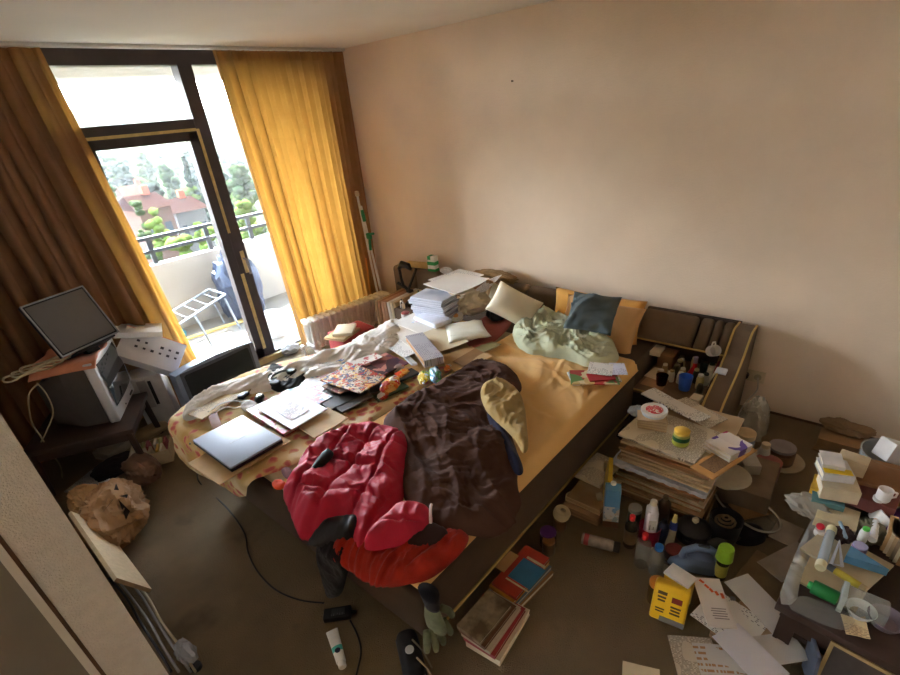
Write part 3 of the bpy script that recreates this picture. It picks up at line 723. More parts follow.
tag(cloth('duvet', XY([(511, 333), (514, 318), (528, 309), (548, 308), (568, 314), (588, 324), (606, 332), (619, 345), (620, 354), (606, 361), (588, 361), (572, 354), (548, 350), (524, 348)], .565), .512, mint, puff=.075, w=.09, fold=(1.25, .07, .065), seed=41, res=.008, hang=False, fine=.5, lump=.12),
    'bunched pale green duvet lying in front of the pillows on the golden sheet', 'duvet')

# ---------------------------------------------------------------- clothes heaped at the foot
brown = cloth_mat('brown_duvet_cotton', (78, 53, 43), weave=500, bump=.2, sheen=.03, var=.08)
def duv_extra(x, y, d, r):
    return r*(.05*(vnoise(x/.24+3, y/.24, 55)-.4) + .035*(folds(x, y, .95, .17, 61, 3, 1.0)-.4) + .016*(folds(x, y, 2.3, .09, 66, 3, 1.0)-.4))
tag(cloth('duvet', U([(376, 420), (398, 402), (424, 388), (448, 374), (472, 358), (492, 356), (516, 368), (524, 384), (512, 392), (508, 420), (520, 452), (516, 476), (512, 506), (492, 528), (462, 530), (430, 520), (404, 500), (398, 470), (404, 442)], .56), .515, brown, puff=.06, w=.09, fold=(1.15, .07, .034), seed=50, res=.008, extra=duv_extra, fine=.5, lump=.15),
    'dark brown duvet heaped in rumples across the middle of the bed', 'duvet')
red = cloth_mat('red_orange_fleece', (150, 38, 26), weave=260, bump=.6, sheen=.15, var=.22, vs=14)
tag(cloth('fleece_blanket', U([(326, 530), (345, 528), (380, 540), (420, 542), (446, 528), (466, 526), (470, 538), (452, 562), (424, 580), (396, 584), (372, 578), (346, 560)], .53), .512, red, puff=.035, w=.05, fold=(.15, .06, .05), seed=60, res=.008), 'red orange fleece blanket spilling over the foot corner under the jacket', 'blanket')
darkb = cloth_mat('dark_brown_knit', (56, 40, 38), weave=300, bump=.5, var=.1)
tag(cloth('sweater', U([(366, 522), (400, 512), (440, 522), (450, 528), (440, 542), (410, 546), (378, 540)], .57), .545, darkb, puff=.03, w=.05, fold=(.3, .06, .018), seed=63, res=.010), 'dark brown knitted sweater between the red jacket and the red fleece', 'sweater')

# red quilted jacket
jm = M('red_nylon', (176, 14, 50), rough=.62, var=.07, vs=6, bump=.12, bs=90)
jk = thing('quilted_jacket', 'crimson red quilted winter jacket thrown over the foot of the bed', 'jacket', (1.05, 1.45, .52))
def jp(o): o.parent = jk; o.matrix_parent_inverse = Matrix.Translation((-1.05, -1.45, -.52)); return o
def seams(ang, wl, off, dep):
    ca, sa = math.cos(ang), math.sin(ang)
    def g(x, y):
        u = (-x*sa+y*ca)/wl+off+.55*(vnoise(x/.2, y/.2, 8)-.5)
        k = np.abs(u-np.floor(u)-.5)*2
        return dep*(1-np.clip((k-.74)/.26, 0, 1)**1.2) - dep*.8
    return g
s1, s2 = seams(.45, .13, .1, .027), seams(1.85, .19, .3, .020)
def jk_extra(x, y, d, r): return r*(s1(x, y)+s2(x, y)+.06*(vnoise(x/.19, y/.19, 71)-.4)+.020*(folds(x, y, 2.2, .10, 72, 3, 1)-.4))
J = lambda P: [(240+a/3, 380+b/3) for a, b in P]
jp(cloth('body', U(J([(112, 318), (160, 266), (172, 216), (215, 176), (268, 150), (330, 124), (390, 114), (440, 124), (504, 142), (510, 196), (492, 270), (486, 350), (440, 420), (400, 470), (350, 490), (338, 470), (300, 392), (250, 420), (214, 462), (200, 430), (150, 380)]), .575), .525, jm, puff=.055, w=.085, fold=(.9, .06, .022), seed=70, res=.0075, extra=jk_extra, fine=.7, lump=.15))
jp(cloth('sleeve', U(J([(420, 410), (480, 350), (545, 358), (576, 378), (574, 428), (500, 470), (430, 490), (360, 492), (380, 450)]), .60), .56, jm, puff=.06, w=.07, fold=(.35, .05, .022), seed=74, res=.0075, extra=lambda x, y, d, r: r*(seams(2.2, .12, .2, .022)(x, y)), fine=.6))
a_, b_ = Pz(240+574/3, 380+374/3, .60), Pz(240+572/3, 380+430/3, .60)
part_label(jp(MB().tube([a_.lerp(b_, k/8)+Vector((0, 0, .02*math.sin(PI*k/8))) for k in range(9)], .006, 6).obj('sleeve_hem', M('hem_pale', (210, 190, 190), rough=.8))), 'pale hem')
part_label(jp(cloth('lining', U(J([(216, 462), (250, 420), (300, 392), (392, 412), (350, 470), (320, 478), (270, 470)]), .55), .520, M('lining_black', (26, 22, 24), rough=.6, bump=.3, bs=60), puff=.05, w=.05, fold=(.6, .05, .012), seed=77, res=.01)), 'black lining')
part_label(jp(cloth('collar_opening', U(J([(196, 270), (236, 212), (266, 190), (282, 208), (252, 240), (212, 280)]), .625), .590, M('opening_dark', (22, 20, 22), rough=.7), puff=.025, w=.03, fold=(.6, .05, .006), seed=78, res=.008, hang=False)), 'dark collar opening')  # dark patch laid on the body stands for the shaded hole of the collar
part_label(jp(cloth('cuff', U(J([(88, 300), (112, 286), (138, 300), (132, 318), (104, 324)]), .54), .52, M('cuff_orange', (214, 78, 40), rough=.8), puff=.010, w=.03, fold=(.4, .03, .012), seed=79, res=.007)), 'orange cuff')
tag(cloth('sock', U(J([(118, 268), (140, 254), (158, 268), (160, 290), (138, 298)]), .53), .52, cloth_mat('mauve_knit', (112, 84, 88), bump=.5), puff=.010, w=.03, fold=(.5, .03, .014), seed=80, res=.007), 'mauve grey sock beside the orange cuff of the jacket', 'sock')
ol = cloth_mat('olive_knit', (168, 142, 92), weave=240, bump=.7, var=.1)
tag(cloth('sweater', XY([(479, 390), (484, 380), (500, 376), (519, 386), (525, 404), (527, 425), (529, 446), (523, 452), (516, 438), (502, 424), (486, 410)], .625), .603, ol, puff=.03, w=.04, fold=(.35, .04, .034), seed=82, res=.008, hang=False), 'crumpled olive beige sweater on the brown duvet by the golden sheet', 'sweater')
tag(cloth('trousers', XY([(484, 404), (496, 412), (512, 436), (522, 456), (524, 468), (516, 470), (506, 452), (494, 430)], .59), .55, cloth_mat('navy_cotton', (34, 34, 56), bump=.3), puff=.035, w=.04, fold=(.8, .04, .012), seed=84, res=.008, hang=False), 'navy blue trousers peeping from under the olive sweater', 'trousers')
tag(cloth('scarf', U([(318, 540), (334, 534), (346, 540), (352, 556), (348, 572), (342, 596), (328, 596), (326, 572)], .52), .515, cloth_mat('black_knit', (30, 28, 30), bump=.5), puff=.03, w=.03, fold=(0, .03, .01), seed=86, res=.007), 'black scarf end hanging down the foot of the bed below the jacket', 'scarf')

# grey-green knitted glove hanging off the corner
gl = thing('glove', 'grey green knitted glove hanging from the bed corner by its dark cuff', 'glove', (.70, .90, .30))
gmat = cloth_mat('glove_knit', (112, 118, 92), weave=260, bump=.8, var=.25, vs=20)
wrist = Py(432, 606, .885); wrist.y = .885
down = (Py(440, 655, .885)-wrist).normalized(); sidev = Vector((.9, -.25, .1)).normalized(); sidev = (sidev-down*sidev.dot(down)).normalized()
def gp(a, b, c=0): return wrist + sidev*a + down*b + down.cross(sidev)*c
def gpart(m, n, mt): o = m.obj(n, mt, smooth=True); o.parent = gl; o.matrix_parent_inverse = Matrix.Translation((-.70, -.90, -.30)); return o
pm = MB(); pm.tube([gp(0, -.01), gp(0, .035), gp(.002, .085), gp(.003, .125), gp(.003, .135)], [.030, .040, .050, .049, .034], 14, flat=.45)
gpart(pm, 'palm', gmat)
for k, (o_, l, sp_) in enumerate(((-.038, .10, -.014), (-.013, .13, -.002), (.013, .12, .006), (.038, .09, .018))):
    gpart(MB().tube([gp(o_, .115), gp(o_+sp_*.4, .115+l*.4, .004), gp(o_+sp_*.8, .115+l*.75, .007), gp(o_+sp_, .115+l*.97, .006), gp(o_+sp_, .115+l, .006)], [.0135, .0145, .014, .0115, .005], 8), 'finger', gmat)
gpart(MB().tube([gp(.036, .04), gp(.062, .075, .004), gp(.072, .11, .006), gp(.074, .122, .006)], [.014, .0145, .0125, .005], 8), 'thumb', gmat)
part_label(gpart(MB().tube([gp(-.004, -.085), gp(-.002, -.05), gp(0, -.01), gp(0, .004)], [.046, .040, .034, .033], 14, flat=.6), 'cuff', cloth_mat('black_cuff', (34, 32, 38), bump=.6)), 'dark cuff')
# ================================================================ WINDOW SIDE: televisions, radiator, poles
def frame3(BL, BR, TL):
    """upright or leaning rectangle from three corners: matrix (x along the bottom, y up the face, z out of the face), width, height"""
    x = (BR-BL); w = x.length; x.normalize(); y = TL-BL; y = y-x*y.dot(x); h = y.length; y.normalize(); z = x.cross(y)
    Mx = Matrix((x, y, z)).transposed().to_4x4(); Mx.translation = (BL + x*w/2)
    return Mx, w, h
def para(a, b, c, d, t0=1.0, zfix=None):
    """the parallelogram in space whose corners (in turn) show at four photo points, first corner at height zfix"""
    A, B, Cc, D = ray(*a), ray(*b), ray(*c), ray(*d)
    if zfix is not None: t0 = (zfix-CAM.z)/A.z
    s = np.linalg.solve(np.array([[B[i], D[i], -Cc[i]] for i in range(3)]), np.array([t0*A[i] for i in range(3)]))
    return CAM+A*t0, CAM+B*s[0], CAM+D*s[1]
def put(t, m, name, mat, X=None, smooth=None):
    """part built in the thing's own frame"""
    o = m.obj(name, mat, t, smooth=smooth)
    if X is not None: o.matrix_local = X
    return o
def at_thing(name, label, cat, X, group=None):
    t = thing(name, label, cat, group=group); t.matrix_world = X; return t
silver = M('tv_silver', (186, 184, 182), rough=.4, metal=.15, var=.04)
tvdark = M('tv_back', (74, 68, 64), rough=.65, var=.1)
screen = M('tv_glass', (40, 44, 46), rough=.08, var=0, coat=.5)
black = M('black_plastic', (28, 28, 30), rough=.45, var=.1)
darkwood = M('dark_table_wood', (60, 42, 34), rough=.5, var=.25, vs=7)
# table under the first set
tb = thing('tv_table', 'low dark wooden table under the silver television', 'table', (.43, 3.745, 0), math.atan2(.87, .5)-PI/2)
put(tb, MB().box((0, 0, .335), (.62, .54, .03), bev=.004), 'tabletop', darkwood)
for s in (-.27, .27):
    for q in (-.235, .235): put(tb, MB().tube([(s, q, .32), (s*1.06, q*1.05, 0)], [.024, .019], 8), 'leg', darkwood)
put(tb, MB().box((0, -.235, .29), (.54, .02, .06)).box((0, .235, .29), (.54, .02, .06)).box((.27, 0, .29), (.02, .47, .06)), 'apron', darkwood)
tag(MB().box((0, 0, .004), (.30, .22, .008), bev=.002).obj('booklet', text_mat('leaflet_dim', (170, 168, 166), (90, 90, 90), .012), loc=(.30, 3.62, .0), rot=.5), 'pale booklet lying on the floor under the dark television table', 'booklet')
# the silver tube set, screen turned towards the bed
BL = Vector((.555, 3.525, .352)); fx = Vector((.5, .866, 0)); W_, H_ = .50, .43
X = Matrix((fx, Vector((0, 0, 1)), fx.cross(Vector((0, 0, 1))))).transposed().to_4x4(); X.translation = BL + fx*W_/2
tv = at_thing('television', 'silver tube television on the dark table with a cloth on top', 'television', X)
put(tv, MB().box((0, H_/2, -.03), (W_, H_, .06), bev=.012, seg=3), 'bezel', silver)
def ctrb(u, v):
    x = (u*2-1); y = (v*2-1); return Vector((x*.205, H_/2+.03+y*.155, .001+.018*(1-.5*x*x-.5*y*y)))
put(tv, MB().grid(14, 12, ctrb), 'screen', screen)
back = MB(); a = [(-.245, .012, -.06), (.245, .012, -.06), (.245, H_-.012, -.06), (-.245, H_-.012, -.06)]; a2 = [(-.235, .012, -.20), (.235, .012, -.20), (.235, H_-.02, -.20), (-.235, H_-.02, -.20)]; a3 = [(-.13, .03, -.39), (.13, .03, -.39), (.13, H_-.12, -.39), (-.13, H_-.12, -.39)]
vs_ = [[back.bm.verts.new(p) for p in r] for r in (a, a2, a3)]
for r, s in zip(vs_, vs_[1:]):
    for k in range(4): back.bm.faces.new((r[k], r[(k+1) % 4], s[(k+1) % 4], s[k]))
back.bm.faces.new(vs_[2]); put(tv, back, 'housing', tvdark, smooth=False)
bz_ = [c for c in tv.children if c.name.startswith('bezel')][0]
put(bz_, MB().box((.12, .028, .002), (.07, .012, .006)), 'control_strip', black, smooth=False); put(bz_, MB().box((-.05, .028, .002), (.012, .008, .006)), 'power_button', black, smooth=False)
cl = MB().grid(30, 24, lambda u, v: X @ Vector((-.262+.524*u, H_+.006+.004*math.sin(9*u+4*v) - (.035*max(0, .08-u)/.08 if u < .08 else 0), .012-.36*v+.01*math.sin(14*u))))
tag(cl.obj('table_cover', cloth_mat('rust_cloth', (190, 122, 92), weave=300, bump=.4, var=.18), smooth=True, solid=.004), 'rust coloured cloth laid over the top of the silver television', 'cloth')
# flat monitor standing on it
mBL, mBR = Pz(62, 358, .842), Pz(119, 332, .842)
mu_ = (mBR-mBL).normalized(); md_ = ray(21, 310); mTL = CAM + md_*((mBL-CAM).dot(mu_)/md_.dot(mu_)); mTL = mBL+(mTL-mBL)*1.05
Xm, mw, mh = frame3(mBL, mBR, mTL)
mo = at_thing('monitor', 'flat screen monitor with a thin grey frame standing on the silver television', 'monitor', Xm)
put(mo, MB().box((0, mh/2, -.012), (mw, mh, .03), bev=.004), 'case', black)
put(mo, MB().box((0, mh/2, .004), (mw-.035, mh-.035, .004)), 'screen', M('lcd_matt', (92, 88, 84), rough=.45, var=.03), smooth=False)
put(mo, MB().box((-mw/2+.004, mh/2, .004), (.008, mh, .01)).box((mw/2-.004, mh/2, .004), (.008, mh, .01)).box((0, mh-.004, .004), (mw, .008, .01)).box((0, .004, .004), (mw, .008, .01)), 'rim', M('rim_grey', (150, 152, 154), rough=.4, metal=.4), smooth=False)
st = put(mo, MB().box((0, -.0, -.05), (.08, .10, .05)), 'neck', black)
put(mo, MB().box((0, -.012, -.03), (.26, .012, .17), bev=.004), 'foot_stand', black)
# cable bundle and hanging leads
SIDEP = BL-fx*.035
cb_m = M('cable_cream', (176, 162, 128), rough=.6, var=.1)
for k in range(3):
    c0 = Pz(30+9*k, 372-3*k, .80)
    cable('cable', ['loops of cream cable resting on the back of the silver television', 'second loop of cream cable behind the flat monitor', 'third loop of cream cable draped by the flat monitor'][k],
          [c0+Vector((.13*math.cos(a), .05*math.sin(a), .012*k+.01*math.sin(3*a))) for a in [j*.55 for j in range(14)]], .006, cb_m)
cable('cable', 'cream cable hanging down in front of the dark side of the silver television',
      [Pp(x, y, SIDEP, fx) for x, y in ((38, 384), (29, 395), (31, 420), (41, 437), (51, 452), (60, 466), (62, 478))], .0045, cb_m)
cable('cable', 'thin cream cable looped beside the hanging lead on the television', [Pp(x, y, SIDEP, fx) for x, y in ((37, 383), (47, 395), (53, 412), (47, 430), (41, 442))], .004, cb_m)

# white packed carton with rows of icons, leaning behind
TR, TL, BR = Py(187, 345, 3.86), Py(127, 325, 4.02), Pz(169, 371, .46)
Xb, bw, bh = frame3(TL, TR, TL-(TR-BR)); 
bx = at_thing('packing_carton', 'white packing carton printed with rows of dark icons leaning by the curtain', 'carton', Xb)
white_card = M('white_card', (214, 210, 206), rough=.6, var=.04)
put(bx, MB().box((0, bh/2, .045), (bw, bh, .09), bev=.003), 'box_body', white_card)
pi = MB()
for r in range(2):
    for k in range(6):
        if (r, k) == (0, 2): continue
        s = random.uniform(.016, .026); pi.box((-.10+.052*k, bh*.36+.05*r, -.0015), (s, s*.9, .002))
put(bx, pi, 'printed_icons', M('print_dark', (70, 66, 66), rough=.6), smooth=False)
put(bx, MB().box((0, .003, .045), (bw, .004, .092)), 'red_edge', M('print_red', (196, 104, 90), rough=.6), smooth=False)
tag(MB().box((0, 0, .02), (.30, .22, .04), bev=.002).obj('carton', white_card, loc=(.98, 4.0, .72), rot=(0, .25, -.35)), 'second white carton lying behind the printed packing carton', 'carton')
pr_ = thing('printer', 'white boxy printer with a black slot standing under the packing carton', 'printer', (.905, 3.97, 0), -.45)
put(pr_, MB().box((0, 0, .22), (.22, .2, .44), bev=.008), 'case', M('printer_white', (196, 192, 188), rough=.5))
put(pr_, MB().box((.02, -.10, .30), (.022, .006, .20)), 'paper_slot', black, smooth=False)
put(pr_, MB().box((-.03, -.10, .30), (.06, .006, .23)), 'paper_tray', M('tray_grey', (168, 160, 156), rough=.6), smooth=False)

# second set on the floor beside the bed
tv2 = thing('television', 'dark grey tube television with a bluish top standing on the floor by the bed', 'television', (1.295, 3.60, 0), .08)
gb = M('tv_bluegrey', (142, 152, 174), rough=.4, var=.04)
def hump(y): return .50-.02*(y)**2
tvm = MB(); tvm.grid(20, 8, lambda u, v: Vector(((u*2-1)*.32, .0+.09*v, .505-.03*(u*2-1)**2-.012*(v*2-1)**2)))
put(tv2, MB().prism([(-.32, .02), (.32, .02), (.325, .25), (.32, .475), (.2, .493), (0, .503), (-.2, .493), (-.32, .475), (-.325, .25)], .09, mat=Matrix(((1, 0, 0, 0), (0, 0, 1, 0), (0, 1, 0, 0), (0, 0, 0, 1)))), 'bezel', gb, smooth=False)
put(tv2, MB().grid(14, 12, lambda u, v: Vector(((u*2-1)*.265, -.004-.02*(1-.5*(u*2-1)**2-.5*(v*2-1)**2), .27+(v*2-1)*.185))), 'screen', screen)
put(tv2, MB().box((0, .001, .27), (.575, .012, .41), bev=.004), 'screen_surround', M('surround_grey', (74, 78, 86), rough=.5))
bk = MB(); a = [(-.30, .09, .03), (.30, .09, .03), (.30, .09, .46), (-.30, .09, .46)]; a3 = [(-.17, .38, .05), (.17, .38, .05), (.17, .38, .30), (-.17, .38, .30)]
v1 = [bk.bm.verts.new(p) for p in a]; v2 = [bk.bm.verts.new(p) for p in a3]
for k in range(4): bk.bm.faces.new((v1[k], v1[(k+1) % 4], v2[(k+1) % 4], v2[k]))
bk.bm.faces.new(v2); put(tv2, bk, 'housing', M('tv_house_blue', (130, 142, 166), rough=.45), smooth=False)
for s in (-.22, .22): put(tv2, MB().box((s, .12, .012), (.12, .14, .024)), 'foot_pad', black, smooth=False)

# ribbed radiator in front of the right curtain
rA, rB = Pz(299, 319, .365), Pz(382, 289, .365)
rv = (rB-rA); rw = rv.length; ra = math.atan2(rv.y, rv.x)
rad = thing('radiator', 'low white ribbed radiator standing in front of the golden curtain', 'radiator', (rA.x, rA.y, 0), ra)
rad_m = M('radiator_white', (220, 212, 198), rough=.45, var=.05, vs=9)
nsec = 15; pw = rw/nsec
for k in range(nsec):
    m = MB(); cxk = pw*(k+.5)
    m.box((cxk, -.07, .335), (pw*.80, .15, .045), bev=.014).box((cxk, -.07, .095), (pw*.80, .15, .045), bev=.014)
    for yy in (-.135, -.092, -.048, -.005): m.tube([(cxk, yy, .10), (cxk, yy, .33)], pw*.20, 8)
    m.box((cxk, -.146, .215), (pw*.46, .022, .28), bev=.008)
    put(rad, m, 'section', rad_m)
put(rad, MB().tube([(.02, -.07, .335), (rw-.02, -.07, .335)], .018, 8).tube([(.02, -.07, .095), (rw-.02, -.07, .095)], .018, 8), 'connecting_pipe', rad_m)
for xx in (.08, rw-.08): put(rad, MB().box((xx, -.07, .035), (.03, .1, .07)), 'foot_bracket', rad_m, smooth=False)
put(rad, MB().tube([(0, -.07, .1), (-.05, -.07, .1), (-.05, -.07, .0)], .011, 8), 'supply_pipe', rad_m)
put(rad, MB().lathe([(0, 0), (.024, .004), (.026, .05), (.018, .06), (0, .062)], 12, mat=Matrix.Translation((-.05, -.07, .1)) @ Matrix.Rotation(-PI/2, 4, 'X')), 'valve', rad_m)

# poles and broom in the corner
def to_floor(a, b, ya, yb):
    A, B = Py(*a, ya), Py(*b, yb); return A, A+(B-A)*(A.z/(A.z-B.z))
def pole(label, a, b, r, mat, name='pole', grips=None):
    t = thing(name, label, 'pole', b)
    o = put(t, MB().tube([Vector((0, 0, 0)), a-b], r, 8), 'shaft', mat)
    for (f0, f1, rr, mt, nm) in grips or ():
        put(t, MB().tube([(a-b)*f0, (a-b)*(f0+f1)/2, (a-b)*f1], [rr*.9, rr, rr*.8], 10), nm, mt)
    return t
wp = M('pole_white', (206, 202, 196), rough=.4); gp_ = M('grip_green', (36, 132, 84), rough=.5)
pole('white curtain pole with a cream knob leaning in the corner', *to_floor((357, 194), (376, 286), 3.975, 3.955), .011, wp, 'curtain_pole', [(.985, 1.02, .022, M('knob_cream', (200, 178, 140), rough=.5), 'knob')])
pole('white broom handle with a green grip leaning in the corner', *to_floor((361, 206), (380, 287), 3.93, 3.90), .011, wp, 'broom', [(.88, .97, .019, gp_, 'grip'), (.0, .05, .03, gp_, 'broom_socket')])
gh = Py(369, 236, 3.90)
ck = thing('hand_sprayer', 'small green plastic spray head hooked on the poles in the corner', 'sprayer', gh)
put(ck, MB().box((0, 0, 0), (.035, .06, .06), bev=.012).tube([(0, -.02, .02), (0, -.075, .03)], .012, 8), 'spray_head', gp_)
put(ck, MB().tube([(0, .0, -.03), (0, .012, -.14)], .014, 8), 'spray_stem', gp_)
pole('thin orange cane leaning behind the radiator', *to_floor((366, 258), (370, 290), 3.99, 3.975), .008, M('cane_orange', (196, 128, 52), rough=.5), 'cane')
# odds by the radiator valve
crumple(tuple(Pz(291, 352, 0)), .09, 12, M('rag_grey', (166, 160, 152), rough=.9), 'rag', 'grey rag lying on the floor by the radiator valve', 'rag', scl=(1.1, .8, .6))
tag(leaf_grid(.16, .05, .003, .05, 3).obj('strap', tape_mat, loc=tuple(Pz(268, 358, .01)), rot=(.2, 0, 1.1)), 'loose yellow strip of foam tape hanging by the door corner', 'strip')

# ================================================================ LEFT FLOOR
kraft = M('kraft_paper', (160, 122, 84), rough=.85, var=.18, vs=9, bump=.3, bs=40)
kb = Pz(112, 512, .10)
kbag = thing('paper_bag', 'crumpled brown paper bag with a torn dark star shape lying on the floor', 'bag', (kb.x, kb.y, 0))
cr = crumple((0, 0, 0), .22, 17, kraft, 'bag_body', None, None, scl=(.80, 1.25, .62), amp=.32, sub=5, rz=-.28, freq=2.8); cr.parent = kbag
bpy.context.view_layer.update()
from mathutils.bvhtree import BVHTree
Wm = kbag.matrix_world @ cr.matrix_local
tree_ = BVHTree.FromPolygons([Wm @ v.co for v in cr.data.vertices], [p.vertices[:] for p in cr.data.polygons])
def on_bag(x, y):
    h_, n_, i_, d_ = tree_.ray_cast(CAM, ray(x, y).normalized())
    return (h_ if h_ else Pz(x, y, .18)) - ray(x, y).normalized()*.004
for tri in (((115, 497), (101, 514), (109, 505)), ((118, 499), (126, 520), (130, 511)), ((114, 490), (116, 483), (119, 490)), ((119, 496), (128, 494), (127, 498))):
    sm = MB(); n_ = 6; vv = {}
    P_ = [Vector(t_) for t_ in tri]
    for i in range(n_+1):
        for j in range(n_+1-i):
            q_ = P_[0]+(P_[1]-P_[0])*(i/n_)+(P_[2]-P_[0])*(j/n_); vv[i, j] = sm.bm.verts.new(on_bag(q_.x, q_.y))
    for i in range(n_):
        for j in range(n_-i):
            sm.bm.faces.new((vv[i, j], vv[i+1, j], vv[i, j+1]))
            if i+j < n_-1: sm.bm.faces.new((vv[i+1, j], vv[i+1, j+1], vv[i, j+1]))
    o_ = sm.obj('torn_hole', M('bag_hole', (48, 36, 28), rough=.95), smooth=False); o_.parent = cr; o_.matrix_parent_inverse = Wm.inverted()
lb_ = crumple((0, 0, 0), .115, 19, M('kraft_pale', (190, 150, 104), rough=.85, var=.15, vs=9, bump=.3, bs=40), 'folded_mouth', None, None, scl=(.85, 1.3, .95), amp=.2, sub=5, rz=.2); lb_.parent = kbag; lb_.location = (-.05, .27, 0)
crumple(tuple(Pz(146, 476, 0)), .13, 23, M('brown_pouch', (112, 84, 66), rough=.8, var=.2), 'pouch', 'dark brown leather pouch lying beside the paper bag', 'pouch', scl=(.8, 1.2, .75), amp=.3)
crumple(tuple(Pz(118, 470, 0)), .11, 27, M('black_cloth', (40, 32, 30), rough=.95, var=.2), 'rag', 'dark crumpled rag between the paper bag and the table leg', 'rag', scl=(1.4, .9, .5), amp=.35)
# box of cards
bc = Pz(152, 452, .06)
cbx = thing('card_box', 'open cream box of file cards on the floor beside the bed', 'box', (bc.x, bc.y, 0), -.45)
cm_ = M('box_cream', (184, 166, 132), rough=.8, var=.1)
put(cbx, MB().box((0, 0, .005), (.25, .20, .01)).box((-.122, 0, .05), (.006, .2, .1)).box((.122, 0, .05), (.006, .2, .1)).box((0, -.097, .05), (.25, .006, .1)).box((0, .097, .05), (.25, .006, .1)), 'box_shell', cm_, smooth=False)
cc = [(206, 190, 160), (200, 186, 170), (190, 160, 90), (168, 170, 120), (206, 196, 176), (150, 80, 84)]
for k in range(12):
    c = cc[k % 6]; o = MB().box((0, 0, .05), (.015, .085, .085)).obj('card_bundle', M('card_%d' % (k % 6), c, rough=.8), loc=Vector((bc.x, bc.y, .01))+Matrix.Rotation(-.45, 3, 'Z') @ Vector((-.1+.018*k, .045 if k % 2 else -.045, .008)), rot=(0, .08*math.sin(k), -.45), smooth=False)
    tag(o, 'bundle of file cards standing in the open cream box', 'cards', 'file cards in the cream box')
crumple(tuple(Pz(152, 434, 0)), .10, 31, M('beige_pouch', (170, 146, 112), rough=.9), 'pouch', 'flat beige cloth pouch lying behind the card box', 'pouch', scl=(1.3, .8, .45), amp=.2)
tag(MB().box((0, 0, .03), (.22, .15, .06), bev=.004).obj('shoe_carton', M('grey_box', (150, 140, 128), rough=.8), loc=(.50, 3.86, 0), rot=.4), 'grey cardboard box on the floor under the television table', 'box')
# particle board leaning on the wall end
pbm = M('particle_board', (196, 172, 134), rough=.75, var=.08, vs=40)
q1, q2, q3, q4 = Pz(152, 589, .05), Pz(93, 543, .23), Pz(58, 497, .24), Pz(100, 525, .06)
Xp_, pw_, ph_ = frame3(q1, Pz(103, 524, .06), q2)
bd = at_thing('shelf_panel', 'pale particle board panel leaning against the wall end over the cables', 'board', Xp_)
put(bd, MB().box((0, ph_/2, -.01), (pw_, ph_, .019)), 'panel', pbm, smooth=False)
put(bd, MB().box((-pw_/2-.0006, ph_/2, -.01), (.0012, ph_, .019)), 'edge_band', M('edge_band', (150, 118, 84), rough=.7), smooth=False)
# cables and clear plastic on the floor by the wall end
gc = M('cable_grey', (150, 146, 140), rough=.5); dc = M('cable_dark', (46, 42, 38), rough=.5)
for k, (l, off, mt) in enumerate((('pale cable running along the floor past the wall end', 0, gc), ('second pale cable running beside the first by the wall end', 9, gc), ('dark cable lying along the wall end', -7, dc), ('thin pale cable crossing the others by the wall end', 15, cb_m))):
    cable('cable', l, [Pz(x+off+random.uniform(-2, 2), y, .008+.004*k) for x, y in ((118, 578), (132, 598), (148, 622), (164, 646), (180, 672))], .0055, mt)
pl = Pz(186, 652, .02)
crumple((pl.x, pl.y, 0), .06, 35, clear_mat('clear_plastic', (220, 222, 224), op=.45, rough=.15), 'plastic_wrap', 'clear plastic wrapper on the floor beside the pale cables', 'wrapper', scl=(.6, 1.3, .6), amp=.35)
tag(MB().lathe([(0, 0), (.022, 0), (.022, .02), (.006, .022), (0, .022)], 14).obj('plastic_stopper', black, loc=tuple(Pz(197, 668, 0))), 'small black cap on the floor beside the clear wrapper', 'cap')
# laptop lead, power brick, tube of cream
cable('power_lead', 'black laptop lead running from the bed across the carpet to the power brick',
      [Pz(190, 444, .53), Vector((.655, 2.62, .47)), Vector((.66, 2.72, .25))]+[Pz(x, y, .006) for x, y in ((200, 483), (226, 507), (244, 532), (248, 552), (258, 572), (276, 590), (300, 600), (324, 603))], .0042, black)
pb = Pz(337, 612, .03)
ad = thing('power_brick', 'black laptop power brick lying on the carpet below the bed foot', 'power adapter', (pb.x, pb.y, 0), -.75)
ac_ = put(ad, MB().box((0, 0, .016), (.125, .056, .032), bev=.006), 'case', black)
put(ac_, MB().box((.005, 0, .0325), (.06, .035, .001)), 'rating_label', text_mat('brick_label', (60, 60, 60), (120, 120, 120), .006), smooth=False)
put(ad, MB().tube([(.06, 0, .016), (.085, 0, .014)], [.008, .005], 8), 'strain_relief', black)
cable('power_lead', 'black mains lead curling from the power brick past the white tube', [Pz(350, 620, .01), Pz(357, 634, .006), Pz(361, 650, .006), Pz(358, 668, .006), Pz(352, 690, .006)], .0042, black)
ta, tb_ = Pz(332, 631, .012), Pz(343, 668, .016)
L_ = (tb_-ta).length; an = math.atan2((tb_-ta).y, (tb_-ta).x)
tu = thing('cream_tube', 'white tube of cream with a teal stripe lying on the carpet by the power brick', 'tube', (ta.x, ta.y, 0), an)
wt = M('tube_white', (226, 226, 222), rough=.35)
def tubefn(t0, t1, g=0):
    def f(u, v):
        s = t0+(t1-t0)*v; k = min(1, s/.75); w = .026-.006*k; h = .003+.013*k; a = 2*PI*u
        return Vector((L_*s, (w+g)*math.cos(a), .017+(h+g)*math.sin(a)))
    return f
put(tu, MB().grid(20, 10, tubefn(0, .86), True), 'tube_body', wt)
put(tu, MB().grid(20, 4, tubefn(.46, .60, .0006), True), 'teal_stripe', M('teal', (70, 176, 170), rough=.4))
put(tu, MB().lathe([(0, .0), (.012, 0), (.012, .0012), (0, .0012)], 14, at=(L_*.60, 0, .0310)), 'printed_emblem', M('emblem_navy', (26, 32, 66), rough=.4))
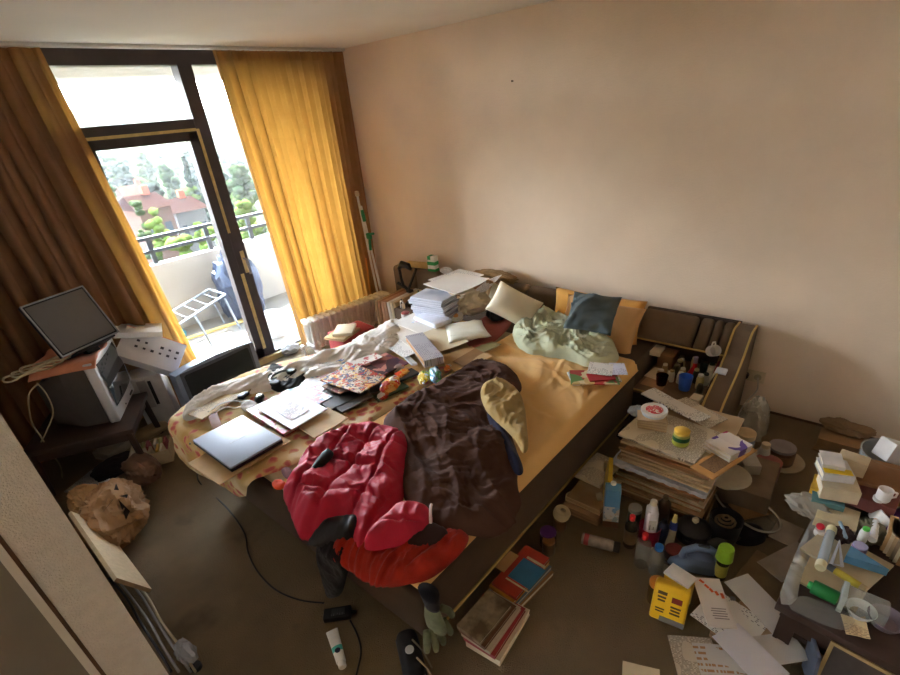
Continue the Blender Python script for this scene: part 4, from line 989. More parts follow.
put(tu, MB().lathe([(0, 0), (.016, 0), (.0165, .02), (.015, .024), (0, .024)], 16, mat=Matrix.Translation((L_*.86, 0, .017)) @ Matrix.Rotation(PI/2, 4, 'Y')), 'cap', wt)
# camera bag with a white cap below the bed corner
cbp = Pz(410, 652, .06)
cs = thing('shoe', 'black shoe with a round white badge on the floor under the hanging glove', 'shoe', (cbp.x, cbp.y, 0), 1.0)
put(cs, MB().box((0, 0, .045), (.2, .09, .09), bev=.035, seg=4), 'upper', M('shoe_black', (36, 32, 32), rough=.7))
put(cs, MB().box((0, 0, .008), (.215, .095, .016), bev=.006), 'sole', black)
put(cs, MB().lathe([(0, 0), (.018, 0), (.018, .004), (0, .005)], 16, at=(-.01, 0, .09)), 'badge', M('badge_white', (214, 214, 210), rough=.5))
for s in (-.05, .03): put(cs, MB().tube([(s, -.02, .088), (s-.06, -.05, .09), (s-.10, -.07, .02)], .004, 6), 'lace', M('lace_beige', (140, 128, 104), rough=.9))
# ================================================================ ON THE CLUTTERED HALF OF THE BED
pw_ = text_mat('paper_white', (222, 220, 214), (120, 118, 118), .008)
pblank = M('paper_blank', (224, 220, 212), rough=.8, var=.03, vs=6)
pcream = M('paper_cream', (216, 202, 172), rough=.85, var=.05, vs=6)
ptan = M('card_tan', (184, 150, 104), rough=.85, var=.08, vs=12)
pbrown = M('card_brown', (150, 112, 72), rough=.9, var=.12, vs=10)
pgrey = text_mat('card_grey', (172, 168, 172), (120, 116, 120), .012)
pages = layer_mat('page_edges', (226, 214, 188), (176, 160, 130), .0016)
newsm = text_mat('newsprint', (206, 194, 170), (128, 118, 104), .005, dens=.45)
newst = text_mat('newsprint_tan', (196, 172, 130), (134, 114, 88), .006, dens=.45)
mag1 = print_mat('mag_orange', [(206, 92, 60), (224, 190, 110), (70, 90, 130), (190, 60, 60), (224, 214, 196), (110, 80, 70), (196, 180, 160), (214, 206, 196)], 44)
mag2 = print_mat('mag_pale', [(226, 214, 214), (220, 160, 160), (230, 228, 226), (150, 176, 210), (226, 222, 218), (206, 150, 156), (226, 222, 218)], 30)
mag3 = print_mat('mag_dark', [(58, 34, 52), (110, 60, 70), (190, 130, 120), (44, 30, 40), (150, 90, 80)], 13)
mag4 = print_mat('mag_blue', [(60, 110, 180), (220, 220, 224), (90, 140, 190), (214, 190, 60), (70, 120, 90)], 20)
folder_d = M('folder_dark', (62, 58, 54), rough=.5, var=.1)
ZT = .532
def on_bed(x, y, dz=0): return Pz(x, y, ZT+dz)
# laptop
x, y, w_, d_, r_ = rect((192, 440), (230, 468), (277, 435), .575)
tag(leaf_grid(.30, .40, .004, .004, 4).obj('cardboard_sheet', ptan, loc=(x-.03, y-.07, .538), rot=r_+.05), 'tan cardboard sheet sticking out from under the silver laptop', 'cardboard')
lp = thing('laptop', 'closed silver laptop lying at the foot of the floral bedspread', 'laptop', (x, y, .545), r_)
put(lp, MB().box((0, 0, .009), (w_, d_, .018), bev=.006), 'base', black)
lid_ = put(lp, MB().box((0, 0, .024), (w_, d_, .011), bev=.005, seg=3), 'lid', M('laptop_silver', (150, 160, 178), rough=.5, metal=.05, var=.02))
lgm = MB()
for k, hh in enumerate((.014, .010, .010, .014, .010, .010, .012, .010)): lgm.box((.008, -.036+.0105*k, .0298), (hh, .0065, .0006))
put(lid_, lgm, 'printed_logo', M('logo_grey', (146, 152, 162), rough=.35), smooth=False)
put(lp, MB().tube([(-w_*.5+.004, -d_*.4, .018), (-w_*.5+.004, d_*.4, .018)], .006, 8), 'hinge_bar', black)
# round it
sheet('newspaper', 'tan folded newspaper lying along the quilt behind the silver laptop', 'newspaper', (188, 415), (243, 382), (251, 389), .55, newst, th=.008, curl=.006)
tag(MB().box((0, 0, .008), (.34, .05, .016), bev=.002).obj('wooden_batten', M('slat_wood', (140, 92, 60), rough=.6, var=.15), loc=tuple(on_bed(214, 418)), rot=(0, 0, 1.25-PI/2+PI/2)), 'narrow brown wooden slat lying beside the laptop lid', 'slat')
cable('cable', 'thin white cable lying in a loop over the brown slat by the laptop', [on_bed(x, y, .025) for x, y in ((208, 412), (220, 404), (234, 401), (246, 404), (236, 408), (226, 407), (214, 413))], .003, M('cable_white', (220, 218, 212), rough=.5))
ms = thing('computer_mouse', 'black computer mouse beside the brown photo magazine on the bed', 'mouse', tuple(on_bed(260, 400)), .9)
put(ms, MB().ico((0, 0, .012), 1, 3, (.052, .03, .022)), 'shell', M('mouse_black', (30, 34, 34), rough=.25))
put(ms, MB().box((.03, 0, .032), (.014, .006, .008), bev=.002), 'wheel', M('mouse_grey', (110, 110, 112), rough=.5))
tag(MB().box((0, 0, .012), (.07, .045, .022), bev=.008).tube([(.03, 0, .012), (.06, .02, .010), (.05, .05, .01)], .004, 6).obj('charger', black, loc=tuple(on_bed(244, 397)), rot=.4), 'small black charger lying beside the computer mouse', 'charger')
tag(cloth('tissue', XY([(238, 404), (248, 398), (262, 404), (258, 412), (246, 412)], .54), .528, M('tissue_white', (220, 218, 214), rough=.95), puff=.02, w=.03, fold=(.4, .03, .014), seed=91, res=.006, hang=False), 'crumpled white tissue under the computer mouse', 'tissue')
# black headset in a dark pouch
tag(cloth('pouch', XY([(263, 376), (272, 362), (292, 370), (310, 372), (306, 384), (296, 392), (278, 392), (268, 386)], .54), .527, cloth_mat('pouch_black', (44, 42, 38), bump=.3), puff=.03, w=.04, fold=(.2, .05, .016), seed=92, res=.008, hang=False), 'black cloth pouch lying open by the quilt with a headset on it', 'pouch')
hs = thing('headset', 'black headset lying on the dark cloth pouch', 'headset', tuple(on_bed(282, 378, .035)), .3)
put(hs, MB().tube([(.08*math.cos(a), .065*math.sin(a), .012) for a in [j*PI/10-.2 for j in range(13)]], .007, 8), 'headband', M('headset_grey', (86, 88, 88), rough=.35))
for s in (-1, 1): put(hs, MB().lathe([(0, 0), (.03, 0), (.034, .012), (.026, .022), (0, .022)], 14, at=(.078*s, -.015, 0)), 'ear_cup', M('headset_black', (36, 36, 38), rough=.6))
# printed things
book('book', 'red and tan patterned book under the magazine with the brown photo', 'book', (246, 410), (283, 434), (312, 420), .553, .02, print_mat('book_redtan', [(170, 40, 44), (196, 160, 110), (190, 50, 50), (176, 140, 96)], 16), pages, 'AB')
sheet('cardboard_sheet', 'pale brown card with a printed label beside the brown photo magazine', 'card', (294, 424), (314, 438), (336, 412), .55, M('card_pale', (196, 168, 128), rough=.8), th=.006, curl=.004)
def photo_mag():
    x, y, w, d, r = rect((256, 407), (291, 428), (327, 408), .575)
    t = thing('magazine', 'white magazine with a brownish photograph on its cover', 'magazine', (x, y, .560), r)
    pg_ = leaf_grid(w, d, .006, .008, 5).obj('pages', M('mag_white', (222, 220, 220), rough=.4), t)
    leaf_grid(w*.55, d*.5, .001, .004, 6).obj('cover_photograph', print_mat('photo_brown', [(120, 84, 70), (170, 140, 124), (90, 66, 60), (150, 112, 96), (196, 176, 160)], 40, warp=1), pg_, loc=(w*.02, -d*.04, .0075))
photo_mag()
sheet('magazine', 'second white magazine lying under the one with the brownish photograph', 'magazine', (270, 398), (300, 414), (332, 396), .553, mag2, th=.005, curl=.006)
sheet('folder', 'dark folder edge beneath the colourful comic on the bed', 'folder', (310, 396), (330, 410), (366, 392), .548, folder_d, th=.014, curl=.004)
sheet('magazine', 'pale pink and white magazine lying flat behind the colourful comic', 'magazine', (298, 382), (320, 392), (356, 366), .552, mag2, th=.006, curl=.008)
sheet('paper_sheet', 'bluish white leaflet lying by the edge of the rolled quilt', 'leaflet', (330, 364), (342, 370), (362, 358), .556, mag4, th=.002, curl=.006)
sheet('magazine', 'pale magazine with lines of print beside the black pouch', 'magazine', (292, 372), (308, 382), (338, 364), .551, pw_, th=.005, curl=.008)
sheet('comic', 'colourful orange and red comic on top of the dark folders', 'comic', (320, 380), (360, 394), (376, 374), .590, mag1, th=.007, curl=.02)
sheet('comic', 'second dull comic partly under the colourful orange one', 'comic', (322, 386), (340, 394), (366, 384), .572, print_mat('mag_dull', [(120, 50, 46), (170, 150, 130), (90, 80, 76), (150, 110, 90)], 22), th=.008, curl=.01)
sheet('folder', 'flat dark grey folder sticking out below the comics', 'folder', (326, 402), (342, 412), (380, 388), .545, M('folder_brown', (86, 76, 66), rough=.6), th=.010, curl=.003)
sheet('magazine', 'magazine with a dark purple photo lying beyond the comics', 'magazine', (344, 371), (366, 383), (402, 360), .566, mag3, th=.009, curl=.006)
sheet('paper_sheet', 'white striped label strip lying on the dark purple magazine', 'label', (350, 362), (357, 367), (376, 353), .580, print_mat('label_stripes', [(224, 220, 214), (190, 90, 90), (228, 224, 220)], 36), th=.001, curl=.006)
sheet('folder', 'long black folder lying beside the dark purple magazine', 'folder', (364, 388), (371, 393), (408, 366), .552, M('folder_black', (48, 48, 48), rough=.4), th=.016, curl=.003)
sheet('folder', 'narrow green and black folder on the floral spread by the food packets', 'folder', (372, 396), (378, 400), (402, 382), .546, M('folder_green', (62, 84, 50), rough=.5), th=.012, curl=.003)
crumple(tuple(on_bed(399, 371)), .035, 41, clear_mat('clear_cup', (228, 230, 236), op=.5, rough=.1), 'plastic_cup', 'small crumpled clear cup beside the orange food packets', 'cup', scl=(1.2, .8, .8))
# food packets
pk = lambda n, cols, sc_=18: print_mat(n, cols, sc_, rough=.25, warp=1)
for l, px, py, r, seed, mt, sc3, rz in (
    ('crumpled orange and white food packet on the floral spread', 391, 387, .075, 43, pk('pk_orange', [(226, 110, 40), (228, 224, 220), (214, 60, 50), (226, 160, 80)]), (1.3, .8, .35), .5),
    ('orange food packet behind the orange and white one', 402, 376, .055, 44, pk('pk_orange2', [(226, 120, 44), (214, 70, 44), (228, 170, 90)]), (1.3, .8, .35), .2),
    ('yellow and green food packet beside the clear tray', 424, 379, .055, 45, pk('pk_yellow', [(226, 196, 50), (120, 150, 60), (230, 206, 90), (224, 224, 214)]), (1.4, .7, .4), .7),
    ('pale blue food packet next to the yellow and green one', 436, 378, .065, 46, pk('pk_blue', [(150, 186, 210), (190, 214, 226), (120, 166, 200), (90, 170, 110)]), (1.6, .6, .5), .8),
    ('small white and orange packet near the brown duvet edge', 449, 368, .035, 47, pk('pk_white', [(228, 222, 210), (222, 130, 60), (230, 228, 220)]), (1.3, .8, .35), .3),
    ('red and white food packet by the floral spread edge', 384, 396, .045, 48, pk('pk_red', [(196, 60, 50), (226, 214, 206), (214, 120, 60)]), (1.4, .8, .3), .3)):
    crumple(tuple(on_bed(px, py)), r, seed, mt, 'food_packet', l, 'packet', scl=sc3, amp=.3, rz=rz, freq=3)
sheet('plastic_tray', 'clear white plastic tray lying between the notebook and the packets', 'tray', (404, 357), (412, 365), (428, 374), .55, M('tray_clear', (200, 210, 218), rough=.2), th=.014, curl=.004)
# grey notebook, papers
book('notebook', 'grey notebook standing proud of the white papers on the bed', 'notebook', (405, 336), (424, 361), (438, 350), .605, .05, pgrey, pbrown, 'B')
for l, P3, z, mt, cu in (
    ('white paper sheet under the upper end of the grey notebook', [(384, 330), (410, 347), (436, 330)], .562, pblank, .014),
    ('white printed sheet sliding out towards the quilt', [(378, 342), (404, 358), (414, 346)], .556, pw_, .012),
    ('white sheet with curled corner behind the grey notebook', [(392, 322), (420, 334), (436, 322)], .566, pblank, .012),
    ('large cream paper sheet lying right of the grey notebook'.replace('right of', 'between the envelope and'), [(414, 330), (438, 352), (462, 338)], .562, pcream, .014),
    ('tan paper lying under the grey notebook and the envelope', [(436, 358), (456, 372), (478, 350)], .548, ptan, .012),
    ('brown stained paper beside the brown duvet top edge', [(452, 362), (468, 368), (482, 352)], .552, pbrown, .016),
    ('pink and white printed sheet by the jar lid', [(404, 320), (414, 324), (424, 316)], .564, mag2, .008)):
    sheet('paper_sheet', l, 'paper', P3[0], P3[1], P3[2], z, mt, th=.0015, curl=cu)
env = pillow('padded_envelope', 'large white padded envelope lying above the brown duvet', 'envelope', tuple(Pz(466, 331, .565)), .30, .36, .05, M('envelope_white', (226, 224, 208), rough=.4, var=.03), up=(.02, .05, 1), along=(.75, -.66, 0), seed=5, wr=.02)
sheet('folder', 'olive green folder under the white padded envelope', 'folder', (463, 352), (472, 357), (490, 340), .545, M('folder_olive', (136, 126, 84), rough=.7), th=.004, curl=.004)
# tall pile of printed booklets
b0 = Pz(438, 322, .54); bl_m = layer_mat('booklet_edges', (226, 228, 236), (150, 156, 172), .0022)
ordn = ['topmost', 'second', 'third', 'fourth', 'fifth', 'sixth', 'seventh', 'eighth', 'ninth', 'tenth', 'eleventh', 'twelfth', 'thirteenth', 'fourteenth', 'fifteenth', 'sixteenth', 'seventeenth', 'eighteenth', 'nineteenth', 'twentieth', 'twenty first', 'twenty second', 'twenty third', 'twenty fourth', 'lowest']
b0 = Pz(437, 316, .54)
nb = 11
for k in range(nb):
    o = MB().box((0, 0, .0085), (.215, .30, .0165), bev=.002).obj('booklet', bl_m, loc=(b0.x+random.uniform(-.012, .012)-.002*k, b0.y+random.uniform(-.012, .012), .535+.0172*k), rot=.12+random.uniform(-.06, .06), smooth=False)
    tag(o, ('%s white booklet of the tall pile on the bed' % ordn[nb-1-k]) if k < nb-1 else 'topmost white booklet of the tall pile on the bed', 'booklet', 'white booklets in the tall pile')
zt = .535+.0172*nb
sheet('magazine', 'open white brochure lying across the tall pile of booklets', 'brochure', (423, 284), (455, 295), (473, 278), zt+.02, pblank, th=.004, curl=.03)
sheet('magazine', 'white brochure with a grey page under the open one on the tall pile', 'brochure', (428, 280), (452, 287), (470, 272), zt+.012, pw_, th=.006, curl=.01)
sheet('envelope', 'cream envelope hanging over the front of the tall booklet pile', 'envelope', (442, 287), (452, 296), (468, 284), zt+.006, pcream, th=.002, curl=.004)
for k, (l, z) in enumerate((('white wrapped parcel in front of the tall booklet pile', .575), ('second white wrapped parcel on top of the first one by the pile', .605))):
    x, y, w, d, r = rect((412+k, 318-2*k), (434+k, 327-2*k), (446+k, 318-2*k), z)
    tag(MB().box((0, 0, .018), (w, d, .036), bev=.012, seg=3).obj('parcel', M('parcel_white', (218, 222, 236), rough=.4), loc=(x, y, z-.036), rot=r), l, 'parcel')
t = thing('lid', 'round white lid with an orange centre beside the wrapped parcels', 'lid', tuple(Pz(455, 316, .55))); t.rotation_euler = (.5, -.2, 0)
put(t, MB().lathe([(0, 0), (.06, 0), (.066, .006), (.064, .014), (.056, .010), (0, .010)], 22), 'disc', M('lid_white', (228, 226, 220), rough=.4))
put(t, MB().lathe([(0, .0102), (.024, .0102), (.022, .0125), (0, .0125)], 16), 'printed_centre', M('lid_orange', (222, 160, 100), rough=.5))
jar('small white jar with a dull red lid at the foot of the leaning folders', tuple(on_bed(406, 318)), .035, .05, M('jar_white', (206, 198, 190), rough=.4), M('lid_dullred', (150, 70, 64), rough=.5))
bl2 = thing('black_bag', 'shiny black bag squeezed beside the cream pillow', 'bag', tuple(on_bed(498, 318)))
crumple((0, 0, 0), .085, 51, M('bag_black', (26, 24, 28), rough=.4), 'bag_body', None, None, scl=(1.1, .9, .8), amp=.3).parent = bl2
crumple(tuple(on_bed(474, 311)), .13, 53, M('pouch_cream', (208, 196, 170), rough=.9), 'cloth_bag', 'cream cloth bag slumped behind the white padded envelope', 'bag', scl=(1.2, .9, .75), amp=.25, freq=2.6)
# heap on the headboard box (top .435) at the far end
HB = .437
x, y, w, d, r = rect((452, 300), (484, 318), (508, 296), .60)
for k, (l, mt, th) in enumerate((('brown cardboard folder at the bottom of the heap by the headboard', ptan, .05), ('tan cardboard folder in the heap by the headboard', pcream, .04), ('bundle of yellowed papers in the heap by the headboard', newst, .035), ('brown envelope lying on the heap by the headboard', pbrown, .02))):
    q = Pz(478+3*k, 292-3*k, .50+.045*k)
    tag(leaf_grid(.30-.02*k, .24+.02*k, th, .02, 60+k).obj('folder', mt, loc=(max(q.x, 2.93), q.y, HB+.002+[0, .07, .125, .17][k]), rot=(.05*k, -.12, .2*k-.3)), l, 'folder')
q = Px(492, 279, 3.13)
sheet('paper_sheet', 'white printed sheet lying on the heap of folders by the headboard', 'paper', (470, 290), (486, 292), (498, 280), .70, pw_, th=.002, curl=.02, tilt=(.1, -.25))
for k in range(3):
    q = Px(498+4*k, 283+2*k, 3.16)
    tag(MB().box((0, 0, 0), (.012, .20, .26), bev=.002).obj('folder', [ptan, pbrown, pcream][k], loc=(3.15-.03*k, q.y, .60), rot=(.3+.1*k, -.5, .1)), ['tan folder standing on edge against the headboard', 'brown folder standing on edge against the headboard', 'cream folder standing on edge against the headboard'][k], 'folder')
q = Px(497, 271, 3.3)
crumple((3.27, q.y, .655), .10, 57, M('shawl_tan', (150, 122, 84), rough=.95, var=.2), 'shawl', 'tan and brown shawl bunched along the top of the headboard', 'shawl', scl=(.6, 2.2, .55), amp=.3)
q = Px(447, 268, 3.28)
crumple((3.27, q.y, .65), .06, 58, M('tissue_w2', (220, 216, 206), rough=.9), 'tissue', 'crumpled white tissue on top of the headboard beside the green box', 'tissue', scl=(.7, 1.1, .6), amp=.35)
q = Px(433, 271, 3.27)
gbx = thing('food_carton', 'small green and white carton standing on the headboard', 'carton', (3.28, q.y, .65), .1)
put(gbx, MB().box((0, 0, .07), (.06, .085, .14), bev=.003), 'box_body', M('carton_white', (222, 220, 208), rough=.5))
put(gbx, MB().box((0, 0, .075), (.062, .087, .032)).box((0, 0, .012), (.062, .087, .024)).box((0, .02, .125), (.062, .035, .032)), 'green_bands', M('green_print', (30, 150, 66), rough=.5), smooth=False)
q = Px(420, 268, 3.30)
tag(MB().box((0, 0, .025), (.05, .24, .05), bev=.003).obj('wooden_block', M('block_yellow', (206, 176, 104), rough=.6), loc=(3.30, q.y+.02, .65), rot=.12), 'yellow wooden block lying on the headboard beside the green carton', 'block')
# black clamp lamp
la = Px(410, 293, 3.12); lh = Px(402, 272, 3.15)
lm = thing('clamp_lamp', 'black clamp lamp with a bent arm at the far end of the headboard', 'lamp', (la.x, la.y, .437))
rel = lambda p: Vector(p)-Vector((la.x, la.y, .437))
put(lm, MB().tube([rel(Px(404, 288, 3.12)), rel(Px(401, 278, 3.12)), rel(Px(399, 268, 3.13))], .014, 8), 'lower_arm', black)
put(lm, MB().tube([rel(Px(399, 268, 3.13)), rel(Px(402, 264, 3.13)), rel(Px(408, 266, 3.13)), rel(Px(411, 270, 3.13))], [.02, .032, .03, .012], 10), 'lamp_head', black)
put(lm, MB().tube([rel(Px(416, 269, 3.15)), rel(Px(412, 280, 3.14)), rel(Px(408, 291, 3.12))], .013, 8), 'upper_arm', black)
put(lm, MB().tube([rel(Px(398, 283, 3.12)), rel(Px(405, 287, 3.12)), rel(Px(411, 293, 3.12))], .016, 8).box(rel(Px(410, 292, 3.12)), (.05, .06, .05), bev=.01), 'clamp', black)
put(lm, MB().tube([rel(Px(410, 293, 3.12)), Vector((0, 0, .0))], .014, 8), 'support', black)
# files leaning in a row between radiator and bed
for k in range(7):
    q0 = Pz(376+6.2*k, 316-1.0*k, .40)
    c = [(190, 160, 116), (206, 190, 160), (222, 214, 200), (170, 130, 100), (186, 140, 110), (160, 116, 80), (180, 150, 110)][k]
    tag(MB().box((0, 0, .12), (.42, .024, .24), bev=.002).obj('file_folder', M('file_%d' % k, c, rough=.85), loc=(3.04-.01*k, 3.25+.036*k, .222), rot=(-.10+.02*k, 0, .08)),
        ['tan file folder first in the row leaning behind the bed', 'cream file folder second in the leaning row', 'white file folder third in the leaning row', 'brown file folder in the middle of the leaning row', 'reddish tan file folder fifth in the leaning row', 'dark brown file folder sixth in the leaning row', 'tan file folder last in the leaning row'][k], 'folder', 'file folders leaning in a row behind the bed')
fb = thing('wooden_crate', 'low wooden crate carrying the leaning file folders', 'crate', (3.03, 3.385, 0))
put(fb, MB().box((0, 0, .11), (.46, .33, .22), bev=.004), 'crate_body', M('crate_wood', (130, 96, 66), rough=.7, var=.2))
q = Pz(366, 312, .34)
x, y, w, d, r = rect((352, 325), (384, 308), (390, 303), .36)
tag(MB().box((0, 0, .16), (.34, .26, .32), bev=.006).obj('storage_box', M('box_red', (150, 44, 40), rough=.6, var=.1), loc=(2.42, 3.42, 0), rot=-.1), 'dark red box standing on the floor between radiator and bed', 'box')
for k, (l, mt) in enumerate((('tan paperback lying on the dark red box', ptan), ('cream magazine lying on the tan paperback over the red box', pcream))):
    tag(MB().box((0, 0, .012), (.26-.04*k, .2-.03*k, .024), bev=.002).obj('paperback', mt, loc=(2.30+.03*k, 3.38, .322+.0245*k), rot=.3+.4*k), l, 'book')
for k, (px, py, c, h) in enumerate(((396, 311, (60, 50, 40), .07), (401, 307, (214, 208, 196), .08), (409, 306, (90, 70, 50), .06), (414, 303, (210, 204, 196), .075), (391, 314, (170, 150, 120), .06), (417, 299, (110, 140, 60), .09))):
    p = Pz(px, py, .437); 
    bottle(['small dark bottle beside the leaning file folders', 'small white bottle beside the leaning file folders', 'little brown bottle behind the jar with the dull red lid', 'second white bottle by the foot of the clamp lamp', 'beige bottle nearest the leaning file folders', 'small green bottle under the clamp lamp'][k],
           (min(max(p.x, 2.82), 3.2), p.y if p.y < 3.15 else 3.15, .4355), .017, h, M('tiny_%d' % k, c, rough=.4), M('tcap_%d' % (k % 2), ((200, 196, 190), (40, 36, 34))[k % 2], rough=.5))
# booklets on the golden sheet
for k, (l, P3, z, mt) in enumerate((('red and green magazine at the bottom of the pile on the golden sheet', [(571, 384), (620, 384), (628, 370)], .537, print_mat('mag_rg', [(176, 40, 44), (214, 200, 160), (90, 130, 60), (196, 170, 110), (170, 36, 40)], 15)),
    ('white magazine below the red and green one on the golden sheet', [(573, 385), (622, 381), (628, 367)], .529, pw_),
    ('red edged booklet on the red and green magazine', [(590, 381), (616, 379), (622, 371)], .544, M('booklet_red', (170, 50, 54), rough=.5)))):
    sheet('magazine', l, 'magazine', *P3, z, mt, th=.007, curl=.004)
sheet('leaflet', 'white leaflet on top of the pile on the golden sheet', 'leaflet', (587, 374), (612, 376), (616, 364), .552, pw_, th=.002, curl=.008)
sheet('leaflet', 'bluish white leaflet at the end of the pile on the golden sheet', 'leaflet', (612, 375), (628, 375), (629, 363), .549, text_mat('paper_bluish', (206, 210, 228), (150, 150, 176), .01), th=.002, curl=.008)

# ================================================================ THE BEDSIDE SHELF
SZ = .301
cup('bright blue plastic cup standing on the bedside shelf', tuple(Pz(684, 389, SZ)), .042, .095, M('cup_blue', (56, 104, 210), rough=.4))
cup('dark red drinking glass standing on the bedside shelf', tuple(Pz(661, 385, SZ)), .038, .075, clear_mat('glass_red', (70, 10, 16), op=.8, rough=.15), name='drinking_glass', cat='glass')
fp = Pz(693, 376, SZ)
fn = thing('funnel', 'red plastic funnel with a pale spout behind the blue cup', 'funnel', tuple(fp)); fm = M('funnel_red', (206, 30, 44), rough=.35)
put(fn, MB().lathe([(0, 0), (.036, 0), (.038, .02), (.014, .07), (.012, .10), (0, .10)], 18), 'cone', fm)
put(fn, MB().lathe([(.014, .098), (.015, .10), (.013, .14), (0, .14)], 12), 'spout', M('spout_mauve', (150, 130, 150), rough=.4))
for l, P3, z, mt in (('crumpled brown paper lying at the open edge of the bedside shelf', [(640, 384), (662, 390), (676, 380)], SZ+.004, M('wrap_brown', (176, 140, 104), rough=.85)), ('pale paper under the dark red glass on the bedside shelf', [(644, 376), (664, 382), (672, 372)], SZ+.007, pcream)):
    sheet('paper_sheet', l, 'paper', *P3, z, mt, th=.002, curl=.012)
sheet('carton', 'pale yellow carton lying at the back of the bedside shelf', 'carton', (645, 350), (660, 353), (664, 346), .42, pcream, th=.03, curl=.001)
tag(MB().box((0, 0, .05), (.13, .10, .10), bev=.003).obj('box', M('box_shelf', (132, 100, 70), rough=.8), loc=(3.16, .90, SZ)), 'brown cardboard box under the pale yellow carton on the bedside shelf', 'box')
carton('carton', 'small cream carton at the front corner of the bedside shelf', 'carton', (689, 398), (699, 401), (699, 394), SZ+.035, .035, pcream)
rs = random.Random(4); mcols = [M('med_%d' % k, c, rough=.4) for k, c in enumerate([(196, 176, 120), (214, 206, 186), (70, 52, 38), (90, 84, 60), (160, 130, 80), (60, 70, 60), (200, 190, 170)])]
gcount = 0
for i in range(6):
    for j in range(5):
        xx = 2.90+.058*i+rs.uniform(-.012, .012); yy = .62+.062*j+rs.uniform(-.012, .012)
        if (i > 2 and j > 3) or (Vector((xx, yy))-fp.to_2d()).length < .052 or (Vector((xx, yy))-Pz(684, 389, SZ).to_2d()).length < .062 or (Vector((xx, yy))-Pz(661, 385, SZ).to_2d()).length < .058: continue
        k = rs.randrange(7)
        bottle('small medicine bottle in the crowd at the back of the bedside shelf', (xx, yy, SZ), rs.uniform(.017, .024), rs.uniform(.06, .11), mcols[k], mcols[(k*3+1) % 7] if rs.random() < .6 else mcols[1], group='medicine bottles on the bedside shelf', neck=.6)
for k in range(4):
    p = Pz(703+2*k, 392-7*k, SZ)
    tag(MB().box((0, 0, .05), (.10, .012, .10), bev=.002).obj('booklet', [M('bk_dark', (64, 46, 40)), pcream, M('bk_red', (140, 40, 50)), pbrown][k], loc=(p.x+.03, .572+.014*k, SZ), rot=(.15, 0, .03*k)),
        ['dark booklet standing against the bedside side panel', 'cream booklet standing next to the dark one by the side panel', 'red booklet standing in the row by the side panel', 'brown booklet ending the row by the side panel'][k], 'booklet')
q = Px(710, 351, 3.12)
mg_ = thing('mug', 'white china mug lying on its side on the padded bedside backrest', 'mug', (q.x-.005, q.y, q.z+.0)); mg_.rotation_euler = (.4, -1.0, .3)
put(mg_, MB().lathe([(0, 0), (.028, 0), (.034, .01), (.036, .07), (.033, .07), (.031, .012), (0, .01)], 18), 'body', M('china_white', (206, 202, 196), rough=.3))
put(mg_, MB().tube([(.034, 0, .016), (.056, 0, .026), (.056, 0, .05), (.035, 0, .058)], .005, 8), 'handle', M('china_white', (206, 202, 196)))
q = Px(721, 374, 2.995)
tag(MB().box((0, 0, .011), (.045, .062, .018), bev=.005).obj('remote_switch', M('switch_white', (206, 206, 210), rough=.4), loc=(q.x, q.y, .424), rot=(0, -.40, 0)), 'small white switch box on the bedside side panel', 'switch')
# sockets
for k, (px, py, mt) in enumerate(((746, 374, black), (758, 377, wall_white))):
    p = Px(px, py, XR-.006)
    s = thing('socket', ['wall socket with a black plug beside the bedside unit', 'empty cream wall socket beside the plugged one'][k], 'socket', tuple(p))
    put(s, MB().box((0, 0, 0), (.012, .08, .08), bev=.004), 'plate', M('socket_cream', (206, 192, 160), rough=.5))
    put(s, MB().lathe([(0, 0), (.022, 0), (.022, .004 if k else .03), (0, .004 if k else .03)], 16, mat=Matrix.Translation((-.006, 0, 0)) @ Matrix.Rotation(-PI/2, 4, 'Y')), 'plug' if k == 0 else 'insert', mt if k == 0 else M('insert_grey', (170, 160, 136)))
cable('cable', 'grey white mains cable hanging from the wall socket to the floor', [Px(758, 378, XR-.02), Px(757, 390, XR-.03), Px(748, 400, XR-.05), Px(741, 410, XR-.10), Pz(738, 420, .01), Pz(742, 432, .008)], .005, M('cable_w2', (186, 176, 160), rough=.5))
# ================================================================ TALL NEWSPAPER PILE BESIDE THE BED
sx0, sx1, sy0, sy1 = 2.09, 2.66, .325, .78
edge_b = layer_mat('news_edge_brown', (168, 130, 92), (110, 80, 54), .0022)
edge_c = layer_mat('news_edge_cream', (200, 178, 144), (146, 118, 86), .0022)
edge_o = layer_mat('news_edge_orange', (176, 122, 74), (116, 76, 46), .0025)
zc = 0; rp_ = random.Random(12); lay = []
for k in range(25):
    th = .0135; w, d = rp_.uniform(.50, .56), rp_.uniform(.42, .47)
    cxp, cyp = (sx0+sx1)/2+rp_.uniform(-.014, .014)-.012*(k < 8), (sy0+sy1)/2+rp_.uniform(-.014, .014)
    mt = [edge_b, edge_c, edge_o][rp_.randrange(3)]
    if k == 14:   # crackly white plastic wrapped bundle
        o = leaf_grid(.585, .49, .022, .006, 120, n=26)
        for v in o.bm.verts: v.co.z += .004*math.sin(v.co.x*90+v.co.y*60)*math.sin(v.co.y*110); v.co.x += .004*math.sin(v.co.y*120)
        o = o.obj('wrapped_bundle', M('crackled_plastic', (196, 198, 206), rough=.25, var=.1, vs=30, bump=.8, bs=60), loc=(cxp, cyp, zc), ang=20)
        tag(o, 'white plastic wrapped bundle in the middle of the tall newspaper pile', 'bundle'); zc += .026; continue
    o = MB().box((0, 0, th/2), (w, d, th), bev=.003).obj('newspaper', mt, loc=(cxp, cyp, zc), rot=rp_.uniform(-.035, .035), smooth=False)
    lay.append(o); zc += th+.0006
